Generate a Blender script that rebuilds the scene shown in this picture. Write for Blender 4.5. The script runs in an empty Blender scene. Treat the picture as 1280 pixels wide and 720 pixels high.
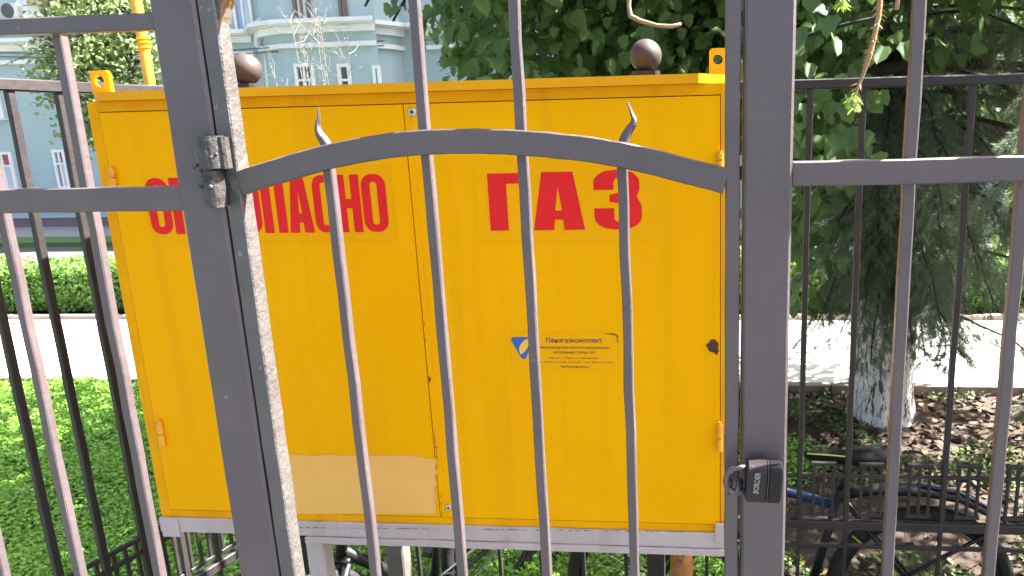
import bpy, math, random
import numpy as np
from mathutils import Vector, Matrix

random.seed(7); rng = np.random.default_rng(11)
scene = bpy.context.scene
col = scene.collection
R = math.radians
V = Vector

# ------------------------------------------------------------------ camera
# world axes follow the fence: x along it to the right, y away from the viewer, z up
F_PX, CX, CY, EYE, YAW = 900.0, 800.0, 360.0, 2.15, R(5.5)
PITCH, ROLL = math.atan(F_PX/4101.0), math.atan(98/4100.0)
_fw = V((0, math.cos(PITCH), -math.sin(PITCH))); _rt = V((1, 0, 0)); _up = _rt.cross(_fw)
_rz = Matrix.Rotation(YAW, 3, 'Z')
FW = _rz @ _fw
RT = _rz @ (_rt*math.cos(ROLL) - _up*math.sin(ROLL)); UP = RT.cross(FW)
CAMP = V((0, 0, EYE))
cd = bpy.data.cameras.new('camera'); cam = bpy.data.objects.new('camera', cd); col.objects.link(cam)
cd.sensor_fit = 'HORIZONTAL'; cd.sensor_width = 36; cd.lens = 36*F_PX/1280
cd.shift_x = -(CX-640)/1280; cd.clip_start = .02; cd.clip_end = 600
cd.dof.use_dof = True; cd.dof.focus_distance = 1.5; cd.dof.aperture_fstop = 12
m3 = Matrix((RT, UP, -FW)).transposed()
cam.matrix_world = Matrix.Translation(CAMP) @ m3.to_4x4()
scene.camera = cam

# ------------------------------------------------------------------ sky, sun, exposure
SUN_EL, SUN_PHI = R(50), R(-20)      # sun high to the right, behind the cabinet
sd = V((math.cos(SUN_EL)*math.cos(SUN_PHI), -math.cos(SUN_EL)*math.sin(SUN_PHI), math.sin(SUN_EL)))
w = bpy.data.worlds.new('World'); scene.world = w; w.use_nodes = True
nt = w.node_tree; sky = nt.nodes.new('ShaderNodeTexSky'); sky.sky_type = 'NISHITA'; sky.sun_disc = False
sky.sun_elevation = SUN_EL; sky.sun_rotation = math.atan2(sd.x, sd.y); sky.dust_density = 4.0; sky.air_density = .75; sky.ozone_density = .4
bg = nt.nodes['Background']; bg.inputs[1].default_value = .056
nt.links.new(sky.outputs[0], bg.inputs[0])
sl = bpy.data.lights.new('sun', 'SUN'); sl.energy = 5.0; sl.angle = R(.53); sl.color = (1, .97, .92)
so = bpy.data.objects.new('sun', sl); col.objects.link(so)
so.rotation_euler = sd.to_track_quat('Z', 'Y').to_euler(); so.location = (6, 0, 12)
vs = scene.view_settings; vs.view_transform = 'Standard'; vs.look = 'None'; vs.gamma = 1; vs.exposure = 3.30
scene.cycles.max_bounces = 8; scene.cycles.transparent_max_bounces = 8

# ------------------------------------------------------------------ layout helpers
def ray(x, y): return FW + RT*((x-CX)/F_PX) - UP*((y-CY)/F_PX)
def at(x, y, q):
    d = ray(x, y); return CAMP + d*(q/d.y)
def onz(x, y, z):
    d = ray(x, y); return CAMP + d*((z-EYE)/d.z)
def sx(x, y, q): return at(x, y, q).x
def sz(x, y, q): return at(x, y, q).z

# ------------------------------------------------------------------ materials
def _n(nt, t, **k):
    n = nt.nodes.new(t)
    for a, b in k.items(): setattr(n, a, b)
    return n
def mat(name, c1, c2=None, rough=.6, scale=6, detail=6, bump=0, bscale=60, metal=0, spots=None, spot_scale=30, spot_amt=.68,
        coat=0, island=0, transl=0, spec=.5, stretch=None, streak=None, runs=None):
    m = bpy.data.materials.new(name); m.use_nodes = True; nt = m.node_tree; L = nt.links
    b = nt.nodes['Principled BSDF']; b.inputs['Roughness'].default_value = rough; b.inputs['Metallic'].default_value = metal
    b.inputs['Specular IOR Level'].default_value = spec
    if coat: b.inputs['Coat Weight'].default_value = coat; b.inputs['Coat Roughness'].default_value = .15
    tc = _n(nt, 'ShaderNodeTexCoord'); src = tc.outputs['Object']
    if stretch:
        mp = _n(nt, 'ShaderNodeMapping'); mp.inputs['Scale'].default_value = stretch; L.new(src, mp.inputs[0]); src = mp.outputs[0]
    c2 = c2 or tuple(v*.8 for v in c1)
    no = _n(nt, 'ShaderNodeTexNoise'); no.inputs['Scale'].default_value = scale; no.inputs['Detail'].default_value = detail
    L.new(src, no.inputs['Vector'])
    mr = _n(nt, 'ShaderNodeMapRange'); mr.inputs[1].default_value = .32; mr.inputs[2].default_value = .68
    L.new(no.outputs[0], mr.inputs[0])
    mx = _n(nt, 'ShaderNodeMix', data_type='RGBA'); mx.inputs[6].default_value = (*c1, 1); mx.inputs[7].default_value = (*c2, 1)
    fac = mr.outputs[0]
    if island:
        g = _n(nt, 'ShaderNodeNewGeometry'); a = _n(nt, 'ShaderNodeMath', operation='MULTIPLY_ADD')
        a.inputs[1].default_value = island; L.new(g.outputs['Random Per Island'], a.inputs[0])
        s = _n(nt, 'ShaderNodeMath', operation='MULTIPLY'); s.inputs[1].default_value = 1-island; L.new(fac, s.inputs[0])
        L.new(s.outputs[0], a.inputs[2]); fac = a.outputs[0]
    L.new(fac, mx.inputs[0]); out = mx.outputs[2]
    for sp, ss, sa in ([(spots, spot_scale, spot_amt)] if spots else []) + (streak or []):
        n2 = _n(nt, 'ShaderNodeTexNoise'); n2.inputs['Scale'].default_value = ss; n2.inputs['Detail'].default_value = 5
        n2.inputs['Roughness'].default_value = .65
        L.new(src, n2.inputs['Vector'])
        r2 = _n(nt, 'ShaderNodeMapRange'); r2.inputs[1].default_value = sa; r2.inputs[2].default_value = sa+.05
        L.new(n2.outputs[0], r2.inputs[0])
        m2 = _n(nt, 'ShaderNodeMix', data_type='RGBA'); L.new(r2.outputs[0], m2.inputs[0]); L.new(out, m2.inputs[6])
        m2.inputs[7].default_value = (*sp, 1); out = m2.outputs[2]
    if runs:
        mp = _n(nt, 'ShaderNodeMapping'); mp.inputs['Scale'].default_value = (26, 26, 1.1); L.new(tc.outputs['Object'], mp.inputs[0])
        n4 = _n(nt, 'ShaderNodeTexNoise'); n4.inputs['Scale'].default_value = 1.0; n4.inputs['Detail'].default_value = 5; L.new(mp.outputs[0], n4.inputs['Vector'])
        r4 = _n(nt, 'ShaderNodeMapRange'); r4.inputs[1].default_value = .52; r4.inputs[2].default_value = .78; r4.inputs[4].default_value = runs[1]; L.new(n4.outputs[0], r4.inputs[0])
        m4 = _n(nt, 'ShaderNodeMix', data_type='RGBA'); L.new(r4.outputs[0], m4.inputs[0]); L.new(out, m4.inputs[6]); m4.inputs[7].default_value = (*runs[0], 1); out = m4.outputs[2]
    L.new(out, b.inputs['Base Color'])
    if bump:
        n3 = _n(nt, 'ShaderNodeTexNoise'); n3.inputs['Scale'].default_value = bscale; n3.inputs['Detail'].default_value = 4
        L.new(src, n3.inputs['Vector']); bp = _n(nt, 'ShaderNodeBump'); bp.inputs['Strength'].default_value = bump
        bp.inputs['Distance'].default_value = .004; L.new(n3.outputs[0], bp.inputs['Height']); L.new(bp.outputs[0], b.inputs['Normal'])
    if transl:
        t = _n(nt, 'ShaderNodeBsdfTranslucent'); hs = _n(nt, 'ShaderNodeHueSaturation'); hs.inputs['Value'].default_value = 1.5
        hs.inputs['Hue'].default_value = .485
        L.new(out, hs.inputs['Color']); L.new(hs.outputs[0], t.inputs[0])
        ms = _n(nt, 'ShaderNodeMixShader'); ms.inputs[0].default_value = transl
        L.new(b.outputs[0], ms.inputs[1]); L.new(t.outputs[0], ms.inputs[2]); L.new(ms.outputs[0], nt.nodes['Material Output'].inputs[0])
    return m
M = {}
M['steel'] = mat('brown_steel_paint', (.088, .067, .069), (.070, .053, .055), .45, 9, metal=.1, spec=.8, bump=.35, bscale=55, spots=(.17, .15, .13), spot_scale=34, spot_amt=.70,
                 streak=[(.10, .055, .03), (19), (.74)] and [((.11, .06, .035), 17, .72)])
M['steel_worn'] = mat('worn_steel_paint', (.088, .08, .076), (.062, .055, .052), .45, 14, metal=.1, spec=.8, bump=.8, bscale=90, spots=(.22, .18, .13), spot_scale=46, spot_amt=.64)
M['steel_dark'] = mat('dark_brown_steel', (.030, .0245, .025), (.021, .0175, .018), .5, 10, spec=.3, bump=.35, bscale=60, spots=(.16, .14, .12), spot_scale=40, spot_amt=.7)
M['hinge'] = mat('greasy_hinge_steel', (.06, .053, .05), (.02, .018, .017), .42, 30, bump=.9, bscale=80, spots=(.01, .01, .01), spot_scale=25, spot_amt=.58)
M['yellow'] = mat('yellow_enamel', (.88, .415, .0), (.83, .378, .0), .45, 1.6, spec=.05, runs=((.56, .24, .01), .22), streak=[((.62, .25, .0), 3.1, .70), ((.90, .45, .01), 5.3, .69)], bump=.10, bscale=9, spots=(.35, .13, .01), spot_scale=60, spot_amt=.765)
M['yellow_frame'] = mat('yellow_enamel_grubby', (.84, .385, .001), (.72, .31, .002), .45, 7, spec=.06, runs=((.40, .16, .01), .3), bump=.2, bscale=30, spots=(.3, .10, .01), spot_scale=38, spot_amt=.71)
M['yellow_roof'] = mat('yellow_roof_enamel', (.82, .385, .002), (.72, .31, .004), .45, 5, spec=.15, bump=.15, bscale=30, spots=(.28, .13, .02), spot_scale=22, spot_amt=.72)
M['yellow_pipe'] = mat('yellow_pipe_paint', (.78, .38, .02), (.62, .28, .02), .5, 15, bump=.3, spots=(.35, .2, .08), spot_scale=40, spot_amt=.66)
M['flaky'] = mat('flaking_yellow_paint', (.33, .14, .015), (.22, .085, .015), .6, 25, bump=1, bscale=40, spots=(.09, .05, .03), spot_scale=30, spot_amt=.58)
M['patch'] = mat('pale_primer_patch', (.80, .45, .115), (.76, .42, .10), .55, 8, spec=.15, bump=.25, bscale=30)
M['rust'] = mat('rust', (.10, .035, .018), (.05, .02, .012), .85, 40, bump=.8, bscale=120)
M['seam'] = mat('dark_seam_grime', (.10, .045, .012), (.05, .022, .008), .9, 30)
M['whitebeam'] = mat('white_beam_paint', (.47, .40, .375), (.41, .345, .32), .5, 6, bump=.3, bscale=25, runs=((.25, .19, .15), .35), spots=(.28, .15, .08), spot_scale=26, spot_amt=.72)
M['greyleg'] = mat('grey_leg_paint', (.13, .11, .10), (.09, .08, .072), .6, 9, bump=.3)
M['red'] = mat('red_vinyl', (.76, .022, .022), (.68, .018, .02), .45, 14, spec=.12, spots=(.80, .07, .03), spot_scale=90, spot_amt=.70)
M['film'] = mat('sticker_film', (.85, .397, .0), (.825, .378, .0), .38, 5, spec=.08, bump=.35, bscale=40)
M['blue'] = mat('blue_print', (.02, .10, .42), (.02, .09, .38), .4)
M['leafprint'] = mat('yellow_print', (.85, .50, .03), (.8, .45, .03), .4)
M['ink'] = mat('black_ink', (.05, .035, .02), (.04, .03, .02), .5)
M['inkblue'] = mat('dark_blue_ink', (.015, .025, .06), (.012, .02, .05), .5)
M['chrome'] = mat('lock_metal', (.62, .60, .58), (.5, .48, .46), .3, metal=.9)
M['black'] = mat('black_plastic', (.018, .018, .02), (.012, .012, .014), .35, 20, bump=.2)
M['lockbody'] = mat('dark_lock_enamel', (.024, .018, .019), (.015, .012, .0125), .42, 20, spec=.3, bump=.3, spots=(.14, .11, .1), spot_scale=60, spot_amt=.7)
M['lockcover'] = mat('black_lock_cover', (.009, .0085, .009), (.007, .0065, .007), .4, 20, spec=.3, bump=.2)
M['shackle'] = mat('shackle_steel', (.16, .15, .16), (.09, .085, .09), .38, 30, metal=.6, bump=.3)
M['lockprint'] = mat('pale_lock_print', (.42, .39, .34), (.22, .2, .17), .6, 160)
M['rubber'] = mat('tyre_rubber', (.014, .0135, .0135), (.009, .009, .009), .85, 30, bump=.6, bscale=120)
M['bikeblack'] = mat('bicycle_black_paint', (.010, .010, .012), (.007, .007, .009), .45, 10, spec=.3)
M['bikeblue'] = mat('bicycle_blue_paint', (.006, .03, .10), (.005, .022, .08), .4, 10, spec=.35)
M['saddle'] = mat('saddle_vinyl', (.008, .0085, .011), (.006, .0065, .008), .65, 15, spec=.2, bump=.2)
M['saddleline'] = mat('saddle_lime_piping', (.40, .55, .08), (.35, .5, .06), .5)
M['yellowline'] = mat('yellow_cable', (.6, .45, .03), (.5, .36, .03), .5)
M['alloy'] = mat('alloy', (.14, .14, .145), (.09, .09, .095), .35, metal=.8)
M['leaf'] = mat('broad_leaf', (.04, .095, .028), (.13, .22, .06), .5, 1.2, island=.7, transl=.33, spec=.35)
M['leaf_lit'] = mat('street_tree_leaf', (.12, .18, .065), (.21, .27, .11), .55, 1, island=.6, transl=.35)
M['hedge'] = mat('hedge_leaf', (.07, .17, .03), (.17, .30, .05), .5, 1.5, island=.6, transl=.3)
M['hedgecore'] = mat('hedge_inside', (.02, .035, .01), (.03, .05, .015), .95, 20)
M['needle'] = mat('spruce_needle', (.11, .15, .09), (.19, .24, .14), .6, 1.3, island=.5, transl=.25)
M['needle_new'] = mat('fresh_spruce_needle', (.20, .36, .05), (.28, .42, .07), .5, 5, island=.4, transl=.3)
M['needle_dry'] = mat('dry_needle', (.38, .26, .08), (.45, .32, .1), .6, 5, island=.4)
M['bark'] = mat('bark', (.055, .042, .032), (.03, .024, .02), .9, 12, bump=1, bscale=30, stretch=(1, 1, .25))
M['twig'] = mat('brown_twig', (.33, .19, .085), (.24, .14, .07), .7, 40, bump=.6)
M['deadtwig'] = mat('dead_spruce_twig', (.20, .13, .075), (.13, .085, .05), .8, 20, island=.5)
M['whitewash'] = mat('whitewashed_bark', (.80, .77, .72), (.64, .60, .54), .9, 9, bump=1, bscale=22, stretch=(1, 1, .22), spots=(.10, .08, .055), spot_scale=34, spot_amt=.52)
M['moss'] = mat('mossy_bark', (.10, .13, .045), (.06, .05, .035), .95, 14, bump=1)
M['clover'] = mat('clover_leaf', (.13, .30, .03), (.25, .44, .07), .5, 2.0, island=.6, transl=.3)
M['weed'] = mat('weed_leaf', (.055, .11, .02), (.10, .17, .04), .55, 2, island=.6, transl=.2)
M['fallen'] = mat('fallen_leaf', (.13, .078, .04), (.05, .029, .017), .8, 3, island=.85)
M['dryshrub'] = mat('dry_shrub_stem', (.24, .21, .175), (.14, .12, .095), .8, 10, island=.6)
M['wall'] = mat('mint_render', (.39, .48, .49), (.365, .45, .46), .85, .5, bump=.2, bscale=6)
M['plinth'] = mat('mauve_plinth_stone', (.20, .135, .145), (.17, .12, .13), .8, 1.5)
M['bwhite'] = mat('white_cornice_plaster', (.80, .79, .76), (.72, .71, .69), .8, 2)
M['wframe'] = mat('white_window_frame', (.8, .8, .79), (.76, .76, .75), .5, 3)
M['wbrown'] = mat('old_brown_window_frame', (.20, .13, .10), (.15, .10, .08), .7, 3)
M['glass'] = mat('window_glass', (.16, .19, .23), (.10, .12, .15), .06, .7, spec=.9)
M['glass_blue'] = mat('window_glass_sky', (.28, .36, .55), (.24, .32, .5), .08, .5, spec=.9)
M['curtain'] = mat('window_curtain', (.62, .62, .66), (.5, .5, .55), .8, 1)
M['shade'] = mat('dark_window_opening', (.10, .09, .085), (.06, .055, .05), .5, 2)
M['redprint'] = mat('red_window_print', (.4, .05, .06), (.3, .05, .1), .5, 2)
M['ac'] = mat('appliance_white', (.75, .74, .70), (.68, .66, .62), .5, 3)
M['acgrille'] = mat('appliance_grille', (.12, .12, .12), (.08, .08, .08), .6)
M['beige'] = mat('beige_panel', (.55, .42, .26), (.45, .34, .2), .7, 3)
M['path'] = mat('pale_concrete', (.60, .59, .57), (.50, .49, .47), .85, 2, bump=.4, bscale=20)
M['kerb'] = mat('kerb_concrete', (.24, .19, .16), (.16, .125, .105), .9, 5, bump=.6, bscale=20)
M['asphalt'] = mat('asphalt', (.075, .077, .082), (.055, .056, .06), .85, 3, bump=.4, bscale=60)
M['paving'] = mat('grey_paving', (.30, .29, .30), (.24, .23, .24), .85, 2)
M['verge'] = mat('verge_grass', (.09, .17, .04), (.06, .12, .03), .9, 4, bump=.8, bscale=30)

# ------------------------------------------------------------------ mesh helpers
def thing(name, label, cat, loc=(0, 0, 0), group=None, rotz=0):
    o = bpy.data.objects.new(name, None); col.objects.link(o); o.empty_display_size = .1
    o.location = loc; o.rotation_euler = (0, 0, rotz); tag(o, label, cat, group); return o
def tag(o, label=None, cat=None, group=None, kind=None):
    if label: o['label'] = label
    if cat: o['category'] = cat
    if group: o['group'] = group
    if kind: o['kind'] = kind
    return o
def link(name, me, m, parent=None, smooth=False, local=False):
    o = bpy.data.objects.new(name, me); col.objects.link(o)
    if m is not None and not me.materials: me.materials.append(m)
    if smooth: me.polygons.foreach_set('use_smooth', np.ones(len(me.polygons), dtype=bool))
    if parent:
        o.parent = parent
        if not local:
            p = parent; loc = V((0, 0, 0)); 
            while p: 
                if p.type == 'EMPTY': loc += p.location
                p = p.parent
            # meshes are written in world metres; the thing's empty only carries a translation
            if parent.type == 'EMPTY': o.matrix_parent_inverse = Matrix.Translation(-loc)
    return o
class MB:
    def __init__(s): s.v = []; s.f = []
    def add(s, vs, fs):
        k = len(s.v); s.v += [tuple(v) for v in vs]; s.f += [tuple(i+k for i in f) for f in fs]; return s
    def box(s, x0, x1, y0, y1, z0, z1, c=0):
        if c:
            return s.sweep([V(((x0+x1)/2, (y0+y1)/2, z0)), V(((x0+x1)/2, (y0+y1)/2, z1))], x1-x0, y1-y0, V((1, 0, 0)), V((0, 1, 0)), c=c)
        return s.add([(x0, y0, z0), (x1, y0, z0), (x1, y1, z0), (x0, y1, z0), (x0, y0, z1), (x1, y0, z1), (x1, y1, z1), (x0, y1, z1)],
                     [(3, 2, 1, 0), (4, 5, 6, 7), (0, 1, 5, 4), (1, 2, 6, 5), (2, 3, 7, 6), (3, 0, 4, 7)])
    def sweep(s, pts, w, d, ax=V((1, 0, 0)), ay=V((0, 1, 0)), c=.12, taper=None, jit=0, frames=None):
        # chamfered rectangular bar along pts; w, d full sizes
        n = len(pts); ring = []
        ch = c*min(w, d)
        for i, p in enumerate(pts):
            t = taper[i] if taper else 1
            a, b = (frames[i] if frames else (ax, ay))
            hw, hd, k = w*t/2, d*t/2, ch*t
            sec = [(-hw+k, -hd), (hw-k, -hd), (hw, -hd+k), (hw, hd-k), (hw-k, hd), (-hw+k, hd), (-hw, hd-k), (-hw, -hd+k)]
            jx, jy = random.gauss(0, jit), random.gauss(0, jit)
            for (u, q) in sec: ring.append(p + a*(u+jx+random.gauss(0, jit*.6)) + b*(q+jy*.5))
        f = []
        for i in range(n-1):
            for j in range(8): f.append((i*8+j, i*8+(j+1) % 8, (i+1)*8+(j+1) % 8, (i+1)*8+j))
        f.append(tuple(range(7, -1, -1))); f.append(tuple((n-1)*8+j for j in range(8)))
        return s.add(ring, f)
    def bar(s, p0, p1, w, d, ax=V((1, 0, 0)), ay=V((0, 1, 0)), seg=1, jit=0, c=.12):
        p0, p1 = V(p0), V(p1)
        return s.sweep([p0.lerp(p1, i/seg) for i in range(seg+1)], w, d, ax, ay, c, jit=jit)
    def tube(s, pts, r, n=8, cap=True):
        pts = [V(p) for p in pts]; k = len(pts); rr = r if isinstance(r, (list, tuple)) else [r]*k
        vs = []; pa = None
        for i, p in enumerate(pts):
            d = (pts[min(i+1, k-1)]-pts[max(i-1, 0)]).normalized()
            if pa is None: pa = d.orthogonal().normalized()
            pa = (pa - d*pa.dot(d)).normalized(); pb = d.cross(pa)
            for j in range(n):
                t = 2*math.pi*j/n; vs.append(p + pa*(rr[i]*math.cos(t)) + pb*(rr[i]*math.sin(t)))
        f = [(i*n+j, i*n+(j+1) % n, (i+1)*n+(j+1) % n, (i+1)*n+j) for i in range(k-1) for j in range(n)]
        if cap: f += [tuple(range(n-1, -1, -1)), tuple((k-1)*n+j for j in range(n))]
        return s.add(vs, f)
    def torus(s, c, r, t, ax, ay, n=48, k=8, squash=1, a0=0, a1=2*math.pi):
        c = V(c); az = ax.cross(ay); full = abs(a1-a0) > 6.28; vs = []; m = n if full else n+1
        for i in range(m):
            a = a0+(a1-a0)*i/n; e = ax*math.cos(a)+ay*math.sin(a)
            for j in range(k):
                b = 2*math.pi*j/k; vs.append(c+e*(r+t*math.cos(b))+az*(t*squash*math.sin(b)))
        f = []
        for i in range(n):
            i2 = (i+1) % n if full else i+1
            for j in range(k): f.append((i*k+j, i2*k+j, i2*k+(j+1) % k, i*k+(j+1) % k))
        if not full: f += [tuple(range(k)), tuple(n*k+j for j in range(k-1, -1, -1))]
        return s.add(vs, f)
    def sphere(s, c, r, n=24, k=14, sc=(1, 1, 1)):
        vs = []; f = []
        for i in range(k+1):
            a = math.pi*i/k
            for j in range(n):
                b = 2*math.pi*j/n; vs.append((c[0]+r*sc[0]*math.sin(a)*math.cos(b), c[1]+r*sc[1]*math.sin(a)*math.sin(b), c[2]+r*sc[2]*math.cos(a)))
        for i in range(k):
            for j in range(n): f.append((i*n+j, (i+1)*n+j, (i+1)*n+(j+1) % n, i*n+(j+1) % n))
        return s.add(vs, f)
    def plate(s, poly, thick, axis=V((0, 1, 0))):
        # polygon of 3D points given as seen from the front, extruded away
        n = len(poly); a = [V(p) for p in poly]; b = [p+axis*thick for p in a]
        return s.add(a+b, [tuple(range(n)), tuple(range(2*n-1, n-1, -1))] + [(i, i+n, (i+1) % n+n, (i+1) % n) for i in range(n)])
    def mesh(s, name):
        me = bpy.data.meshes.new(name); me.from_pydata(s.v, [], s.f); me.update(); return me
    def build(s, name, m, parent=None, smooth=False, local=False):
        me = s.mesh(name)
        import bmesh
        bm = bmesh.new(); bm.from_mesh(me); bmesh.ops.recalc_face_normals(bm, faces=bm.faces); bm.to_mesh(me); bm.free()
        return link(name, me, m, parent, smooth, local)
def fast_mesh(name, verts, faces_n, nper):
    # verts (N*k,3); faces given for one template repeated: faces_n = list of index tuples, all instances share it
    k, F = nper, faces_n; N = len(verts)//k
    lens = np.array([len(f) for f in F]); flat = np.concatenate([np.array(f) for f in F])
    loops = (flat[None, :] + (np.arange(N)*k)[:, None]).ravel()
    ls = np.concatenate([[0], np.cumsum(lens)[:-1]]); starts = (ls[None, :] + (np.arange(N)*lens.sum())[:, None]).ravel()
    me = bpy.data.meshes.new(name); me.vertices.add(len(verts)); me.vertices.foreach_set('co', np.ascontiguousarray(verts, dtype=np.float32).ravel())
    me.loops.add(len(loops)); me.loops.foreach_set('vertex_index', loops.astype(np.int32))
    me.polygons.add(len(starts)); me.polygons.foreach_set('loop_start', starts.astype(np.int32))
    me.update(calc_edges=True); me.validate(); return me
def nrm(a): return a/np.maximum(np.linalg.norm(a, axis=-1, keepdims=True), 1e-9)
def scatter(name, tv, tf, pos, tip, nor, size, m, parent=None, kind='stuff', local=False):
    # tv template verts: x across, y towards tip, z normal
    tip = nrm(tip); ax = nrm(np.cross(tip, nor)); nz = np.cross(ax, tip)
    v = pos[:, None, :] + size[:, None, None]*(tv[None, :, 0:1]*ax[:, None, :] + tv[None, :, 1:2]*tip[:, None, :] + tv[None, :, 2:3]*nz[:, None, :])
    me = fast_mesh(name, v.reshape(-1, 3), tf, len(tv)); o = link(name, me, m, parent, local=local)
    if kind: o['kind'] = kind
    return o
LEAF5 = np.array([(0, 0, 0), (.20, -.05, .04), (.49, .20, .09), (.36, .44, .07), (.33, .70, .04), (0, 1.04, -.07), (-.33, .70, .04), (-.36, .44, .07), (-.49, .20, .09), (-.20, -.05, .04)])
LEAF5F = [(0, 1, 2, 3, 4, 5), (0, 5, 6, 7, 8, 9)]
LEAFQ = np.array([(0, 0, 0), (.36, .45, .10), (0, 1, 0), (-.36, .45, .10)]); LEAFQF = [(0, 1, 2), (0, 2, 3)]
NEED = np.array([(-.045, 0, 0), (.045, 0, 0), (0, 1, 0)]); NEEDF = [(0, 1, 2)]

# ------------------------------------------------------------------ ground
QP0, QP1 = 5.78, 7.9
def ground_mat():
    m = mat('lawn_and_soil', (.05, .085, .022), (.035, .055, .018), .95, 5, bump=1, bscale=40)
    nt = m.node_tree; L = nt.links; b = nt.nodes['Principled BSDF']
    src = b.inputs['Base Color'].links[0].from_socket
    tc = nt.nodes.new('ShaderNodeTexCoord'); sp = nt.nodes.new('ShaderNodeSeparateXYZ'); L.new(tc.outputs['Object'], sp.inputs[0])
    no = nt.nodes.new('ShaderNodeTexNoise'); no.inputs['Scale'].default_value = 2.2; no.inputs['Detail'].default_value = 6; L.new(tc.outputs['Object'], no.inputs[0])
    ad = nt.nodes.new('ShaderNodeMath'); ad.operation = 'MULTIPLY_ADD'; ad.inputs[1].default_value = 2.2; L.new(no.outputs[0], ad.inputs[0]); L.new(sp.outputs[0], ad.inputs[2])
    mr = nt.nodes.new('ShaderNodeMapRange'); mr.inputs[1].default_value = 1.0; mr.inputs[2].default_value = 1.5; L.new(ad.outputs[0], mr.inputs[0])
    n2 = nt.nodes.new('ShaderNodeTexNoise'); n2.inputs['Scale'].default_value = 18; n2.inputs['Detail'].default_value = 8; L.new(tc.outputs['Object'], n2.inputs[0])
    so = nt.nodes.new('ShaderNodeMix'); so.data_type = 'RGBA'; so.inputs[6].default_value = (.026, .017, .012, 1); so.inputs[7].default_value = (.058, .038, .025, 1); L.new(n2.outputs[0], so.inputs[0])
    mx = nt.nodes.new('ShaderNodeMix'); mx.data_type = 'RGBA'; L.new(mr.outputs[0], mx.inputs[0]); L.new(src, mx.inputs[6]); L.new(so.outputs[2], mx.inputs[7]); L.new(mx.outputs[2], b.inputs['Base Color'])
    return m
def sheet(name, x0, x1, y0, y1, z0, z1, m):
    o = MB().box(x0, x1, y0, y1, z0, z1).build(name, m); o['kind'] = 'structure'; return o
mb = MB(); mb.add([(-250, -250, 0), (250, -250, 0), (250, 250, 0), (-250, 250, 0)], [(0, 1, 2, 3)])
g = mb.build('ground', ground_mat()); g['kind'] = 'structure'
sheet('footpath', -40, 30, QP0, QP1, -.05, .035, M['path'])
sheet('front_pavement', -14, 14, -9, .75, -.05, .03, M['asphalt'])
kb = bpy.data.objects.new('path_kerb', None); col.objects.link(kb); kb['kind'] = 'structure'
for i in range(14):
    MB().box(-7+i*1.0+.004, -6+i*1.0-.004, QP0-.09, QP0-.004, -.05, .075+random.uniform(-.006, .006), c=.1).build('kerb_stone', M['kerb'], kb)
kb2 = bpy.data.objects.new('far_path_kerb', None); col.objects.link(kb2); kb2['kind'] = 'structure'
for i in range(18):
    MB().box(-10+i*1.0+.004, -9+i*1.0-.004, QP1+.004, QP1+.08, -.05, .085+random.uniform(-.006, .006), c=.1).build('kerb_stone', M['kerb'], kb2)
sheet('road', -60, 60, 10.3, 14.0, -.05, .008, M['asphalt'])
sheet('verge', -60, 60, 14.0, 14.9, -.05, .10, M['verge'])
sheet('far_pavement', -60, 60, 14.904, 16.9, -.05, .09, M['paving'])

# ------------------------------------------------------------------ front fence, gate posts and gate
QF = 1.165
zb = .12
def vbar(parent, x, y0, q, z0, z1, wd=.0175, dp=.0185, m='steel', name='bar', seg=26, jit=.0006, x_is_world=False):
    s = x if x_is_world else sx(x, y0, q)
    return MB().bar((s, q, z0), (s, q, z1), wd, dp, seg=seg, jit=jit).build(name, M[m], parent)
def post(name, pxl, pxr, py, label, top):
    x0, x1 = sx(pxl, py, QF), sx(pxr, py, QF)
    t = thing(name, label, 'gate post', ((x0+x1)/2, QF+.04, 0), 'square posts of the gate')
    MB().bar(((x0+x1)/2, QF+.0325, 0), ((x0+x1)/2, QF+.0325, top), x1-x0, .065, seg=30, jit=.0003, c=.07).build('column', M['steel'], t)
    MB().box(x0-.006, x1+.006, QF-.006, QF+.071, top+.001, top+.012, c=.2).build('cap', M['steel'], t)
    MB().box(x0-.03, x1+.03, QF-.03, QF+.095, -.02, .034, c=.2).build('base_plate', M['steel'], t)
    return t, x0, x1
pl, PL0, PL1 = post('gate_post', 242, 294.5, 360, 'square brown steel post carrying the greasy hinge, left of the gate', 2.62)
pr, PR0, PR1 = post('gate_post', 928.5, 988, 360, 'broad brown steel post behind the padlock, right of the gate', 2.62)

# left fence panel
fl = thing('steel_fence', 'brown fence panel with two flat rails at the far left in front', 'fence', (-1.5, QF, 0), 'steel fence runs')
zm, zt_ = 2.052, 2.347
xl = -2.15
zA, zB = sz(110, 235, QF), sz(110, 265.5, QF)
MB().bar((xl, QF+.016, (zA+zB)/2), (PL0-.001, QF+.016, (zA+zB)/2), abs(zA-zB), .02, V((0, 0, 1)), V((0, 1, 0)), seg=30, jit=.0004, c=.1).build('rail', M['steel'], fl)
zA, zB = sz(95, 18, QF), sz(95, 39.5, QF); ZTOPL = zB
MB().bar((xl, QF+.018, (zA+zB)/2), (PL0-.001, QF+.018, (zA+zB)/2), abs(zA-zB), .024, V((0, 0, 1)), V((0, 1, 0)), seg=30, jit=.0004, c=.1).build('rail', M['steel'], fl)
qb = QF+.0275+.009
for x, y in ((156, 480), (50, 480), (-52, 480), (-155, 480)):
    vbar(fl, x, y, qb, zb, ZTOPL-.001, .0175, .0165)
MB().bar((xl, QF+.018, .2), (PL0-.001, QF+.018, .2), .04, .02, V((0, 0, 1)), V((0, 1, 0))).build('rail', M['steel'], fl)

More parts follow.
